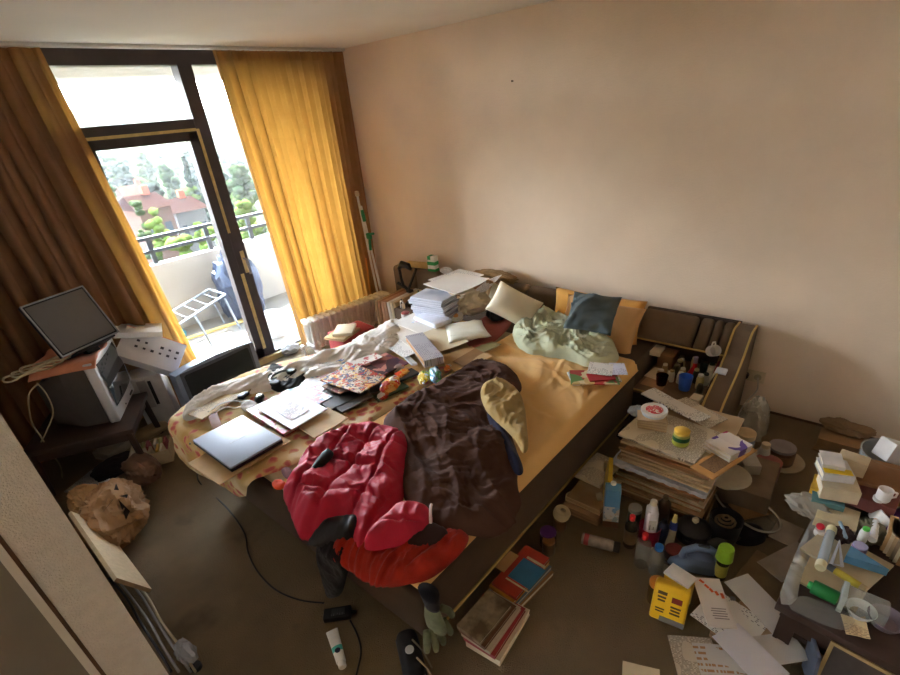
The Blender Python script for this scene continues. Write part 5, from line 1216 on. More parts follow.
for k, o in enumerate(reversed(lay)):
    tag(o, 'folded brown newspaper, %s from the top of the tall pile' % (['first', 'second', 'third', 'fourth', 'fifth', 'sixth', 'seventh', 'eighth', 'ninth', 'tenth'][k] if k < 10 else ordn[k]), 'newspaper', 'newspapers in the tall pile')
TP = zc+.001   # top of the pile, about .30
def on_pile(x, y, dz=0): return Pz(x, y, TP+dz)
sheet('newspaper', 'pale folded newspaper on top of the tall pile under the yellow jar', 'newspaper', (618, 434), (694, 464), (712, 430), TP+.012, newsm, th=.011, curl=.004)
carton('picture_frame', 'tan framed board lying on the front corner of the tall pile', 'frame', (690, 466), (713, 479), (737, 440), TP+.010, .010, M('frame_tan', (190, 142, 84), rough=.7), extra=lambda t, w, d, th: put(t, MB().box((0, 0, th+.0006), (w*.68, d*.78, .0012)), 'backing_paper', text_mat('backing', (128, 98, 66), (90, 66, 46), .008), smooth=False))
sheet('newspaper', 'white newspaper lifting at the back edge of the tall pile', 'newspaper', (641, 394), (696, 424), (704, 414), TP+.03, pw_, th=.008, curl=.03)
sheet('newspaper', 'cream newspaper fanned out beside the white one at the back of the pile', 'newspaper', (668, 404), (708, 428), (720, 416), TP+.02, newsm, th=.008, curl=.02)
# booklets fanned in a low stack
nbk = 7
for k in range(nbk):
    p = Pz(652, 430, TP+.02)
    o = MB().box((0, 0, .004), (.10, .145, .0078), bev=.0015).obj('booklet', [edge_c, layer_mat('booklet_cream', (206, 186, 150), (160, 130, 96), .001)][k % 2], loc=(p.x+.05+rp_.uniform(-.004, .004), p.y+.015+.002*k, TP+.0135+.0084*k), rot=.25+.02*k, smooth=False)
    tag(o, 'cream booklet, %s of the small stack on the tall newspaper pile' % ['lowest', 'second lowest', 'third lowest', 'middle one', 'third from the top', 'second from the top', 'topmost'][k], 'booklet', 'cream booklets on the newspaper pile')
tz = TP+.0135+.0084*nbk
p = Pz(656, 407, tz+.03)
tb2 = thing('food_tub', 'round clear tub with a red patterned lid on top of the newspaper pile', 'tub', (p.x-.02, p.y, TP+.032))
put(tb2, MB().lathe([(0, 0), (.055, 0), (.065, .055), (0, .055)], 24), 'tub_body', M('tub_pale', (196, 208, 214), rough=.3))
put(tb2, MB().lathe([(0, .055), (.069, .055), (.070, .066), (.064, .069), (.058, .065), (0, .065)], 24), 'lid', M('tub_lid', (220, 220, 216), rough=.3))
put(tb2, MB().lathe([(0, .0655), (.045, .0655), (.043, .0668), (0, .0668)], 20), 'lid_print', print_mat('lid_print', [(200, 50, 60), (216, 90, 90), (222, 212, 200), (190, 40, 50)], 40, warp=1))
crumple(tuple(on_pile(637, 414, .012)), .05, 63, clear_mat('wrap_blue', (196, 214, 230), op=.6, rough=.2), 'plastic_bag', 'thin bluish plastic bag crumpled beside the tub on the newspaper pile', 'bag', scl=(1, 1, .6), amp=.35)
p = on_pile(680, 444, .013)
yj = thing('glass_jar', 'glass jar with a yellow lid and a green label on the newspaper pile', 'jar', tuple(p)); yj.rotation_euler = (.0, 0, 0)
put(yj, MB().lathe([(0, 0), (.036, 0), (.040, .008), (.040, .06), (.034, .07), (0, .07)], 22), 'jar_body', clear_mat('jar_glass_y', (206, 206, 120), op=.7, rough=.1))
put(yj, MB().lathe([(.0405, .012), (.0412, .012), (.0412, .030), (.0405, .030)], 22), 'yellow_label', M('label_lime', (190, 196, 70), rough=.5))
put(yj, MB().lathe([(.0405, .034), (.0412, .034), (.0412, .056), (.0405, .056)], 22), 'green_label', M('label_green', (40, 96, 50), rough=.5))
put(yj, MB().lathe([(0, .068), (.037, .068), (.038, .086), (.034, .089), (0, .089)], 22), 'lid', M('lid_yellow', (214, 178, 70), rough=.45))
for k in range(3):
    o = book('paperback', ['white paperback with a purple and pink spine lowest on the pile corner', 'white paperback between two others on the back corner of the pile', 'white paperback with purple stripes topmost on the back corner of the pile'][k], 'book',
         (703+k, 447-3*k), (729+k, 462-3*k), (738+k, 444-3*k), TP+.016*(k+1), .0155, print_mat('pb_purple', [(214, 206, 196), (206, 198, 190), (90, 60, 140), (216, 208, 200), (190, 70, 110)], 12), pages, 'B')
# lower heap between pile and bed
for k, (l, P3, z, th, mt) in enumerate((('bottom bundle of old newspapers between the bed and the tall pile', [(562, 505), (598, 520), (622, 488)], .05, .048, edge_b), ('second bundle of old newspapers between the bed and the tall pile', [(566, 496), (600, 511), (622, 480)], .09, .038, edge_c), ('folded grey newspaper on the low bundle beside the bed', [(574, 474), (600, 486), (616, 460)], .115, .022, newsm))):
    x, y, w, d, r = rect(*P3, z)
    tag(MB().box((0, 0, th/2), (w, min(d, .30), th), bev=.004).obj('newspaper_bundle', mt, loc=(x, y, z-th), rot=r, smooth=False), l, 'newspaper')
tag(MB().lathe([(.018, 0), (.030, .0), (.032, .09), (.028, .09), (.026, .004), (.018, .004)], 16).obj('paper_roll', M('roll_beige', (178, 158, 128), rough=.8), loc=tuple(Pz(604, 466, .155)), rot=(PI/2, .2, .5)), 'beige cardboard roll lying on the grey newspaper beside the bed', 'roll')
tag(MB().lathe([(.015, 0), (.022, 0), (.022, .03), (.015, .03)], 14).obj('tape_roll', M('tape_roll', (176, 158, 124), rough=.6), loc=tuple(Pz(597, 497, .10)), rot=(1.2, 0, .5)), 'small tape roll leaning on the low newspaper bundle', 'tape')
q = Pz(600, 490, .08)
tag(MB().box((0, 0, .12), (.20, .022, .24), bev=.002).obj('ring_binder', M('binder_yellow', (206, 170, 50), rough=.5), loc=(1.985, .80, 0), rot=(.12, 0, .40), smooth=False), 'yellow folder standing upright at the end of the tall pile', 'folder')
crumple((2.45, .885, .14), .05, 65, M('sock_dark', (34, 32, 36), rough=.95), 'sock', 'dark sock stuffed between the tall pile and the bed', 'sock', scl=(1.5, .7, .6))

# ---------------------------------------------------------------- things in front of the pile
def fl(x, y, z=0): return tuple(Pz(x, y, z))
mc = Pz(609, 523, 0)
mk = thing('milk_carton', 'light blue milk carton with a white cap standing against the tall pile', 'carton', (mc.x+.01, mc.y, 0), .45)
mkb = M('carton_blue', (96, 150, 190), rough=.35, var=.05)
put(mk, MB().box((0, 0, .115), (.075, .075, .23), bev=.002), 'carton_body', mkb, smooth=False)
put(mk, MB().box((0, 0, .09), (.0765, .0765, .10)), 'printed_panel', print_mat('milk_print', [(206, 210, 206), (150, 170, 176), (196, 186, 160), (120, 160, 190)], 22, warp=1), smooth=False)
put(mk, MB().prism([(-.0375, 0), (.0375, 0), (.0375, .006), (.01, .026), (-.0375, .020)], .075, mat=Matrix(((1, 0, 0, 0), (0, 0, -1, .0375), (0, 1, 0, .23), (0, 0, 0, 1)))), 'carton_top', mkb, smooth=False)
put(mk, MB().lathe(cap_prof(.014, 0, .014), 14, at=(.008, 0, .252)), 'screw_cap', M('cap_white', (220, 220, 214), rough=.4))
put(mk, MB().box((0, 0, .02), (.0775, .0775, .04)), 'stained_base', M('carton_stain', (116, 84, 56), rough=.8), smooth=False)
clearb = clear_mat('pet_brown', (96, 84, 62), op=.6, rough=.1); clearw = clear_mat('pet_clear', (150, 150, 140), op=.45, rough=.08)
redcap = M('cap_red', (206, 34, 38), rough=.4); bluecap = M('cap_blue', (50, 120, 190), rough=.4)
jar('green jar with a grey lid between the milk carton and the white bottle', fl(633, 527), .034, .14, M('jar_green', (44, 66, 48), rough=.3), M('lid_grey', (150, 146, 136), rough=.5))
bottle('brown clear bottle with a red cap behind the lying spray can', fl(629, 545), .030, .20, clearb, redcap, M('lbl_tan', (120, 96, 66)))
tub = cup('red plastic tub holding the white squared bottle', fl(648, 540), .052, .10, M('tub_red', (170, 30, 60), rough=.35), name='tub', cat='tub', taper=.92)
p = Pz(648, 540, 0)
wb = thing('spirit_bottle', 'white squared bottle with a pale cap standing in the red tub', 'bottle', (p.x, p.y, .006), .5)
wbm = M('bottle_hdpe', (224, 224, 230), rough=.35)
put(wb, MB().box((0, 0, .105), (.070, .052, .21), bev=.014, seg=3), 'bottle_body', wbm)
put(wb, MB().lathe([(.034, .205), (.024, .228), (.014, .236), (0, .236)], 16, sx=1, sy=.75), 'shoulder', wbm)
put(wb, MB().lathe(cap_prof(.016, .234, .258), 14), 'cap', M('cap_cream', (220, 212, 190), rough=.5))
put(wb, MB().box((-.0, -.0265, .13), (.044, .002, .06)).box((-.0355, 0, .13), (.002, .034, .06)), 'paper_label', text_mat('bottle_label', (196, 192, 184), (90, 86, 84), .008), smooth=False)
bottle('clear bottle with a red cap in front of the red tub', fl(641, 564), .034, .20, clearw, redcap)
bottle('clear bottle with a blue cap beside the steam iron', fl(655, 571), .033, .17, clearw, bluecap, neck=.45)
bottle('dark blue bottle between the red tub and the paint brush', fl(661, 540), .028, .14, M('bottle_navy', (40, 46, 70), rough=.3), M('cap_dark', (36, 36, 44)))
bottle('brown bottle right behind the red tub by the pile'.replace('right behind', 'standing behind'), fl(662, 520), .03, .17, M('bottle_brown', (84, 62, 44), rough=.3), M('cap_tan', (130, 110, 84)))
ba, bb = Pz(669, 546, .005), Pz(676, 515, .15)
br = thing('paint_brush', 'paint brush with a blue band standing among the bottles', 'brush', tuple(ba))
put(br, MB().tube([Vector((0, 0, 0)), (bb-ba)*.55], [.020, .017], 8, flat=.4), 'bristles', M('bristle_beige', (170, 156, 126), rough=.95))
put(br, MB().tube([(bb-ba)*.52, (bb-ba)*.78], [.019, .017], 8, flat=.5), 'ferrule', M('ferrule_blue', (44, 62, 130), rough=.4))
put(br, MB().tube([(bb-ba)*.76, (bb-ba)*.9, (bb-ba)*1.02], [.014, .010, .008], 8, flat=.7), 'handle', M('handle_yellow', (200, 180, 110), rough=.5))
pt = thing('cooking_pot', 'black round pot with a cream knob on its lid by the tall pile', 'pot', fl(692, 537))
put(pt, MB().lathe([(0, 0), (.07, 0), (.08, .01), (.082, .07), (.078, .074), (0, .074)], 24), 'pot_body', M('pot_black', (32, 28, 28), rough=.35))
put(pt, MB().lathe([(0, .102), (.03, .098), (.078, .076), (.08, .073), (0, .073)], 24), 'lid', M('pot_lid', (44, 38, 36), rough=.3))
put(pt, MB().lathe([(0, .10), (.008, .10), (.016, .112), (.016, .122), (.010, .13), (0, .13)], 14), 'knob', M('knob_cream2', (206, 196, 160), rough=.4))
for s in (-1, 1): put(pt, MB().tube([(.078*s, -.02, .055), (.10*s, -.015, .057), (.10*s, .015, .057), (.078*s, .02, .055)], .006, 8), 'handle', black)
cup('dark plastic waste bin with a coil of brown cord inside beside the pile', fl(722, 537), .075, .13, M('bin_dark', (36, 32, 32), rough=.5), name='waste_bin', cat='bin', taper=.85)
p = Pz(722, 537, 0)
tag(MB().tube([((.05-.0022*k/2)*math.cos(k*.5), (.05-.0022*k/2)*math.sin(k*.5), .012*(k/12)) for k in range(40)], .006, 6).obj('cord_coil', M('cord_brown', (120, 96, 68), rough=.9), loc=(p.x, p.y, .10), smooth=True), 'coil of brown cord lying in the dark waste bin', 'cord')
tag(cloth('jacket', XY([(728, 528), (745, 520), (765, 528), (768, 540), (752, 545), (734, 542)], .02), .0, cloth_mat('cloth_black2', (34, 31, 32), bump=.4), puff=.05, w=.05, fold=(.4, .05, .02), seed=95, res=.01, hang=False), 'black crumpled garment on the floor beside the waste bin', 'garment')
# steam iron
ip = Pz(692, 566, 0)
ir = thing('steam_iron', 'blue grey steam iron standing among the bottles', 'iron', (ip.x, ip.y, 0), 2.05)
im = M('iron_blue', (104, 122, 146), rough=.35, var=.04)
sole = [(-.11, -.05), (-.09, -.06), (0, -.055), (.08, -.03), (.125, 0), (.08, .03), (0, .055), (-.09, .06), (-.11, .05)]
put(ir, MB().prism(sole, .012), 'soleplate', M('iron_metal', (150, 150, 154), rough=.25, metal=.8), smooth=False)
bd_ = MB(); R_ = []
for z, k, dx in ((.013, .97, 0), (.035, .93, -.002), (.055, .75, -.012), (.07, .5, -.025)): R_.append([bd_.bm.verts.new((x*k+dx, y*k, z)) for x, y in smooth_poly(sole, 2)])
for a, b in zip(R_, R_[1:]):
    n = len(a)
    for k in range(n): bd_.bm.faces.new((a[k], a[(k+1) % n], b[(k+1) % n], b[k]))
bd_.bm.faces.new(R_[0][::-1]); bd_.bm.faces.new(R_[-1]); put(ir, bd_, 'iron_body', im)
put(ir, MB().tube([(.05, 0, .062), (.045, 0, .10), (.0, 0, .125), (-.06, 0, .12), (-.10, 0, .09), (-.095, 0, .045)], [.018, .016, .017, .018, .018, .02], 10), 'handle', im)
put(ir, MB().box((-.03, 0, .125), (.06, .02, .035), bev=.01), 'grip_pad', M('grip_dark', (50, 52, 56), rough=.6))
jar('low round jar with a dark red lid behind the steam iron', fl(673, 556), .042, .05, M('jar_dk', (70, 50, 44)), M('lid_maroon', (120, 46, 44), rough=.5))
lb = bottle('green glass bottle topped by a lime green cup beside the iron', fl(719, 577), .026, .16, clear_mat('glass_green', (80, 110, 60), op=.7, rough=.1), M('cap_lime0', (150, 180, 50)), M('lbl_yellow', (190, 180, 80)))
p = Pz(719, 577, 0)
cl_ = thing('measuring_cup', 'lime green plastic cup turned over the neck of the green bottle', 'cup', (p.x, p.y, .125))
put(cl_, MB().lathe([(.034, 0), (.036, 0), (.032, .06), (.03, .066), (0, .066), (0, .062), (.028, .062)], 20), 'body', M('cup_lime', (150, 196, 50), rough=.35))
bottle('dark bottle lying flat behind the green bottle', (Pz(708, 545, .03).x, Pz(708, 545, .03).y, .028), .026, .17, M('bottle_dk2', (52, 46, 40), rough=.4), M('cap_dk2', (70, 60, 50)), rot=(PI/2, 0, .9))
# yellow packets and orange jar
jar('amber jar with an orange lid beside the yellow packet', fl(655, 600), .036, .125, clear_mat('amber', (120, 76, 36), op=.75, rough=.1), M('lid_orange2', (206, 130, 48), rough=.5))
yA, yB, yT = Pz(648, 617, .003), Pz(683, 631, .003), None
yel = M('packet_yellow', (226, 180, 32), rough=.35, var=.05)
Xy, yw, yh = frame3(yA, yB, Vector((yA.x+.05, yA.y+.035, .17)))
yp = at_thing('coffee_packet', 'yellow foil packet with dark printing standing on the carpet', 'packet', Xy)
yp = put(yp, MB().box((0, yh/2, -.03), (yw, yh, .055), bev=.012, seg=3), 'packet_body', yel)
pm_ = MB()
for (u, v, a, b) in ((-.045, .135, .05, .014), (-.045, .115, .045, .008), (-.045, .10, .04, .008), (.035, .085, .055, .008), (.035, .07, .05, .008), (.035, .055, .055, .008), (-.045, .06, .05, .006), (-.045, .048, .045, .006)): pm_.box((u*yw/.19, v, -.0020), (a*yw/.19, b, .002))
put(yp, pm_, 'printed_text', M('print_brown', (84, 62, 30), rough=.5), smooth=False)
put(yp, MB().box((.035*yw/.19, .118, -.0020), (.055*yw/.19, .026, .002), bev=.0009), 'printed_badge', M('print_maroon', (120, 40, 30), rough=.5), smooth=False)
put(yp, MB().box((.02, .016, -.0018), (yw*.7, .024, .002)), 'silver_band', M('print_grey', (120, 118, 120), rough=.4), smooth=False)
def ybox(t, w, d, th):
    put(t, MB().box((0, 0, th+.0006), (w*.32, d*.32, .0012)), 'lid_label', M('label_greyblue', (130, 138, 156), rough=.5), smooth=False)
    put(t, MB().box((0, -d/2-.0006, th*.5), (w*.7, .0012, .02)), 'printed_word', M('print_brown', (84, 62, 30)), smooth=False)
carton('storage_tin', 'yellow tin with a white lid standing behind the yellow packet', 'tin', (664, 572), (688, 588), (693, 576), .165, .165, yel, lid=M('lid_white2', (214, 210, 206), rough=.4), bev=.008, extra=ybox)
# spray can on its side
ca, cb2 = Pz(582, 538, .03), Pz(620, 548, .03)
Ls = (cb2-ca).length; Xc = Matrix.Translation(ca) @ (cb2-ca).to_track_quat('Z', 'Y').to_matrix().to_4x4()
sc_ = at_thing('spray_can', 'worn spray can lying on its side on the carpet in front of the milk carton', 'can', Xc)
put(sc_, MB().lathe([(0, 0), (.026, 0), (.028, .004), (.028, Ls*.8), (.02, Ls*.86), (0, Ls*.86)], 20), 'can_body', M('can_worn', (150, 138, 124), rough=.35, metal=.3, var=.3, vs=30))
put(sc_, MB().lathe([(0, Ls*.84), (.026, Ls*.84), (.027, Ls*.98), (.023, Ls), (0, Ls)], 18), 'cap', M('can_cap', (60, 52, 46), rough=.5))
put(sc_, MB().lathe([(.0283, .012), (.0287, .012), (.0287, .035), (.0283, .035)], 20), 'red_band', M('can_red', (170, 60, 64), rough=.4))
# along the bed side
jar('jar with a purple lid standing at the side of the bed', fl(548, 545), .042, .10, clear_mat('jar_pl', (110, 100, 96), op=.6, rough=.1), M('lid_purple', (96, 44, 124), rough=.4))
jar('brown jar with a rusty lid beside the one with the purple lid', (Pz(537, 545, 0).x-.005, .86, 0), .032, .09, M('jar_br', (92, 70, 48), rough=.4), M('lid_rust', (160, 106, 60), rough=.5))
jar('tall brown jar under a beige roll at the side of the bed', fl(560, 528), .034, .085, M('jar_br2', (110, 80, 50), rough=.4), M('lid_br', (130, 96, 56), rough=.5))
p = Pz(560, 528, 0)
tag(MB().lathe([(.016, 0), (.040, 0), (.044, .012), (.044, .035), (.038, .045), (.016, .045)], 20).obj('tape_roll', M('roll_cream', (206, 186, 146), rough=.7), loc=(p.x, p.y, .0865), rot=(.3, .1, 0)), 'thick cream tape roll resting on the tall brown jar', 'tape')
jar('small cream pot furthest along the side of the bed', fl(571, 506), .032, .08, M('pot_cream', (190, 172, 136), rough=.5), M('pot_lid_c', (206, 190, 156), rough=.5))
# books under the side of the bed
red_s = print_mat('cover_blue_red', [(60, 110, 150), (190, 60, 50), (206, 160, 70), (60, 110, 150), (200, 190, 160)], 9)
bz = 0
B1 = [('brown atlas lowest in the pile under the bed rail', pbrown, .03), ('grey blue book second in the pile under the bed rail', M('cov_greyblue', (110, 120, 124), rough=.5), .022), ('orange bordered book third in the pile under the bed rail', M('cov_orange', (200, 140, 50), rough=.45), .02), ('red book with a blue picture topmost in the pile under the bed rail', M('cov_red', (176, 60, 44), rough=.45), .018)]
for k, (l, mt, th) in enumerate(B1):
    R1 = rect((490, 582), (516, 600), (550, 558), .09); cxp, cyp = R1[0]+.006*k-.018, R1[1]+.008*k-.012*(k == 3)-.01
    t = book('book', l, 'book', None, None, None, bz+th, th, mt, pages, 'AB', dims=(cxp, cyp, R1[2]*(1.0-.03*k), R1[3]*(1.06-.03*k), R1[4]+.03*k-.06)); bz += th+.0005
    if k == 3:
        t = COVER[t.name]
        put(t, MB().box((.03, .0, th+.0005), (.12, .13, .001)), 'cover_picture', M('cover_blue', (64, 124, 164), rough=.4), smooth=False)
        put(t, MB().box((.03, .078, th+.0005), (.10, .014, .001)), 'cover_title', M('cover_cream', (206, 190, 150), rough=.4), smooth=False); put(t, MB().box((.03, -.078, th+.0005), (.12, .008, .001)), 'cover_line', M('cover_cream', (206, 190, 150)), smooth=False)
        put(t, MB().box((-.08, 0, th+.0005), (.05, .12, .001)), 'cover_panel', M('cover_tan', (190, 150, 100), rough=.4), smooth=False)
tag(MB().box((0, 0, .008), (.16, .20, .016), bev=.002).obj('notebook', M('note_red', (150, 40, 44), rough=.5), loc=(1.06, .86, .0), rot=.2), 'red notebook lying between the two book piles under the bed', 'notebook')
bz = 0
B2 = [('large cream album lowest in the second book pile by the bed corner', pcream, .035, .36, .27), ('red edged book second in the pile by the bed corner', M('cov_red2', (150, 50, 52), rough=.5), .022, .33, .24), ('pale book third in the pile by the bed corner', M('cov_pale', (190, 176, 150), rough=.6), .02, .31, .23), ('brown book fourth in the pile by the bed corner', M('cov_brown', (110, 76, 50), rough=.5), .018, .29, .22), ('worn old book with a grey cover topmost by the bed corner', M('cov_worn', (140, 124, 98), rough=.8, var=.3, vs=25, stain=((96, 80, 58), 9, .5)), .02, .27, .20)]
R2 = rect((457, 627), (481, 644), (516, 608), .11)
for k, (l, mt, th, w, d) in enumerate(B2):
    book('book', l, 'book', None, None, None, bz+th, th, mt, pages, 'AB', dims=(R2[0]+.01*(4-k)-.0, R2[1]-.010*(4-k), R2[2]*(1.32-.08*k), R2[3]*(1.24-.06*k), R2[4]+.09-.03*k)); bz += th+.0005
# ---------------------------------------------------------------- behind the tall pile
t = thing('sweet_jar', 'clear jar with a beige lid standing between the pile and the wall', 'jar', fl(741, 452))
put(t, MB().lathe([(0, 0), (.055, 0), (.058, .01), (.058, .10), (.05, .12), (0, .12)], 22), 'jar_body', clear_mat('jar_bluish', (160, 170, 186), op=.6, rough=.1))
put(t, MB().lathe(cap_prof(.056, .115, .15), 20), 'lid', M('lid_beige', (190, 166, 126), rough=.5))
crumple((Pz(748, 440, 0).x+.03, Pz(748, 440, 0).y, 0), .12, 71, clear_mat('bag_clear', (206, 200, 184), op=.5, rough=.2), 'plastic_bag', 'cloudy plastic bag slumped against the jar with the beige lid', 'bag', scl=(.7, .7, 1.5), amp=.3)
gz = cloth_mat('glove_dark', (40, 42, 52), bump=.4)
for k, (px, py, l) in enumerate(((739, 449, 'dark blue rolled sock lying by the jar with the beige lid'), (732, 462, 'black rolled sock in front of the dark blue one'))):
    p = Pz(px, py, (.038, .17)[k])
    tag(MB().tube([p+Vector((-.06, .03, -.02)), p+Vector((-.02, .01, 0)), p+Vector((.03, -.01, .01)), p+Vector((.07, -.03, .005))], [.018, .034, .034, .02], 10).obj('sock', [gz, M('sock_blk', (34, 34, 38), rough=.95)][k], smooth=True), l, 'sock')
tag(MB().box((0, 0, .02), (.34, .30, .12), bev=.01).obj('storage_box', M('box_dim', (120, 100, 78), rough=.85), loc=(2.50, .235, .05), rot=.05), 'brown cardboard box standing close behind the tall pile', 'box')
bw_ = thing('bowl', 'wide pale bowl resting on the brown box behind the pile', 'bowl', (Pz(727, 474, .20).x, Pz(727, 474, .20).y, .135))
put(bw_, MB().lathe([(0, 0), (.05, 0), (.10, .045), (.115, .06), (.108, .06), (.05, .012), (0, .010)], 26), 'bowl_body', M('bowl_pale', (186, 176, 154), rough=.4))
p = Pz(749, 462, .17)
tag(MB().box((0, 0, .03), (.12, .085, .06), bev=.003).obj('carton', M('carton_greyw', (176, 168, 156), rough=.7), loc=(p.x, p.y, .131), rot=.5), 'grey white small carton beside the pale bowl', 'carton')
bottle('white bottle with a cream cap beside the red tin', fl(759, 470), .030, .19, M('bottle_w3', (200, 196, 184), rough=.4), M('cap_c3', (206, 192, 160)), neck=.6)
t = thing('storage_tin', 'dark red round tin on the carpet behind the pile', 'tin', fl(764, 478))
put(t, MB().lathe([(0, 0), (.062, 0), (.064, .004), (.064, .11), (0, .11)], 22), 'tin_body', M('tin_red', (120, 34, 36), rough=.4))
put(t, MB().lathe(cap_prof(.066, .105, .125), 22), 'lid', M('tin_pink', (150, 84, 76), rough=.4))
t = thing('plate', 'pale plate under the round box with the grey lid', 'plate', fl(778, 462))
put(t, MB().lathe([(0, 0), (.07, 0), (.13, .02), (.128, .024), (.07, .006), (0, .006)], 28), 'plate_body', M('plate_beige', (170, 156, 128), rough=.35))
p = Pz(778, 462, 0)
jar('round box with a flat grey lid standing on the pale plate', (p.x, p.y, .008), .072, .11, M('box_brown3', (110, 84, 60), rough=.6), M('lid_grey3', (140, 132, 132), rough=.5), M('lbl_brown3', (140, 110, 80)))
tr = thing('plastic_tray', 'clear plastic tray with rounded sides lying behind the waste bin', 'tray', fl(745, 515), 1.0)
put(tr, MB().prism(smooth_poly([(-.16, -.09), (.16, -.09), (.16, .09), (-.16, .09)], 2), .006), 'tray_base', clear_mat('tray_cl', (150, 140, 120), op=.5, rough=.15))
put(tr, MB().tube([(x, y, .05) for x, y in smooth_poly([(-.17, -.10), (.17, -.10), (.17, .10), (-.17, .10)], 3)], .006, 6, close=True), 'rim', clear_mat('tray_rim', (176, 166, 146), op=.75, rough=.15))
sw = MB(); A_ = smooth_poly([(-.16, -.09), (.16, -.09), (.16, .09), (-.16, .09)], 3); B_ = smooth_poly([(-.17, -.10), (.17, -.10), (.17, .10), (-.17, .10)], 3)
a = [sw.bm.verts.new((x, y, .004)) for x, y in A_]; b = [sw.bm.verts.new((x, y, .05)) for x, y in B_]
for k in range(len(a)): sw.bm.faces.new((a[k], a[(k+1) % len(a)], b[(k+1) % len(a)], b[k]))
put(tr, sw, 'tray_wall', clear_mat('tray_cl', (150, 140, 120)))
sheet('cardboard_sheet', 'brown cardboard sheet lying in the clear plastic tray', 'cardboard', (728, 504), (744, 520), (760, 500), .022, pbrown, th=.004, curl=.01)
# flattened parcel by the wall
sheet('cardboard_sheet', 'flat brown cardboard lying against the foot of the long wall', 'cardboard', (812, 448), (846, 462), (868, 446), .012, M('card_dim', (120, 92, 62), rough=.9), th=.01, curl=.01)
carton('parcel', 'brown parcel lying against the foot of the long wall', 'parcel', (818, 438), (862, 450), (872, 440), .075, .062, M('parcel_brown', (132, 100, 66), rough=.85))
p = Pz(845, 430, .09)
crumple((min(p.x, 3.30), p.y, .078), .075, 75, M('paper_crumple', (140, 112, 80), rough=.9), 'paper_wad', 'crumpled brown paper on top of the parcel by the wall', 'paper', scl=(.7, 1.8, .6), amp=.35)

# ================================================================ PAPERS ON THE FLOOR IN FRONT
env_m = M('env_white', (206, 202, 196), rough=.7, var=.03, vs=5)
sheet('newspaper', 'newspaper with an orange picture sticking out under the letters', 'newspaper', (682, 690), (730, 694), (740, 640), .012, newsm, th=.006, curl=.006)
sheet('newspaper', 'old yellowed newspaper page under the end of the white envelopes', 'newspaper', (780, 618), (800, 640), (818, 622), .012, M('paper_yellow', (190, 170, 80), rough=.8, var=.15, vs=20), th=.003, curl=.01)
sheet('cardboard_sheet', 'flat brown cardboard on the carpet above the letters', 'cardboard', (733, 579), (778, 606), (800, 574), .012, M('card_flat', (128, 104, 76), rough=.85), th=.004, curl=.006)
sx_ = rect((706, 622), (768, 672), (800, 628), .085)
for k, (l, mt) in enumerate((('thick bundle of newspapers lowest under the heap of letters', edge_b), ('upper bundle of newspapers under the heap of letters', edge_c))):
    tag(MB().box((0, 0, .021), (sx_[2]*.86-.02*k, sx_[3]*.9, .041), bev=.004).obj('newspaper_bundle', mt, loc=(sx_[0]+.01*k, sx_[1], .0425*k), rot=sx_[4]+.03*k, smooth=False), l, 'newspaper')
sheet('leaflet', 'grey card lying against the plastic covered table', 'card', (757, 562), (782, 582), (802, 545), .040, M('card_greybrown', (160, 146, 128), rough=.7), th=.004, curl=.008)
sheet('leaflet', 'second grey card under the first by the plastic covered table', 'card', (768, 536), (794, 548), (806, 530), .026, M('card_greybrown2', (150, 134, 116), rough=.7), th=.003, curl=.008)
sheet('envelope', 'long white envelope furthest out from the letters heap', 'envelope', (735, 587), (794, 642), (802, 632), .095, env_m, th=.003, curl=.008)
sheet('envelope', 'large white envelope with a small round emblem', 'envelope', (724, 582), (782, 644), (796, 622), .103, env_m, th=.003, curl=.010)
p = Pz(733, 598, .111)
tag(MB().lathe([(0, 0), (.011, 0), (.011, .0008), (0, .0008)], 14).obj('stamp', M('emblem_grey', (120, 116, 116), rough=.6), loc=(p.x, p.y, .108)), 'small round grey postmark sticker on the large white envelope', 'sticker')
sheet('letter', 'white letter fanned out lowest in the heap beside the yellow packet', 'letter', (690, 615), (745, 655), (764, 620), .092, pw_, th=.002, curl=.008)
sheet('letter', 'white folded letter between the fanned letter and the envelopes', 'letter', (758, 668), (812, 660), (800, 630), .098, env_m, th=.003, curl=.008)
sheet('letter', 'plain white letter lying across the middle of the heap', 'letter', (762, 690), (790, 674), (752, 616), .120, M('letter_bluish', (212, 210, 216), rough=.7, var=.02), th=.002, curl=.006)
sheet('letter', 'printed table of figures on the lowest sheet at the photo edge'.replace(' at the photo edge', ' of the heap'), 'letter', (706, 690), (756, 694), (722, 645), .100, text_mat('table_print', (200, 196, 190), (170, 130, 90), .022, dens=.45), th=.002, curl=.006)
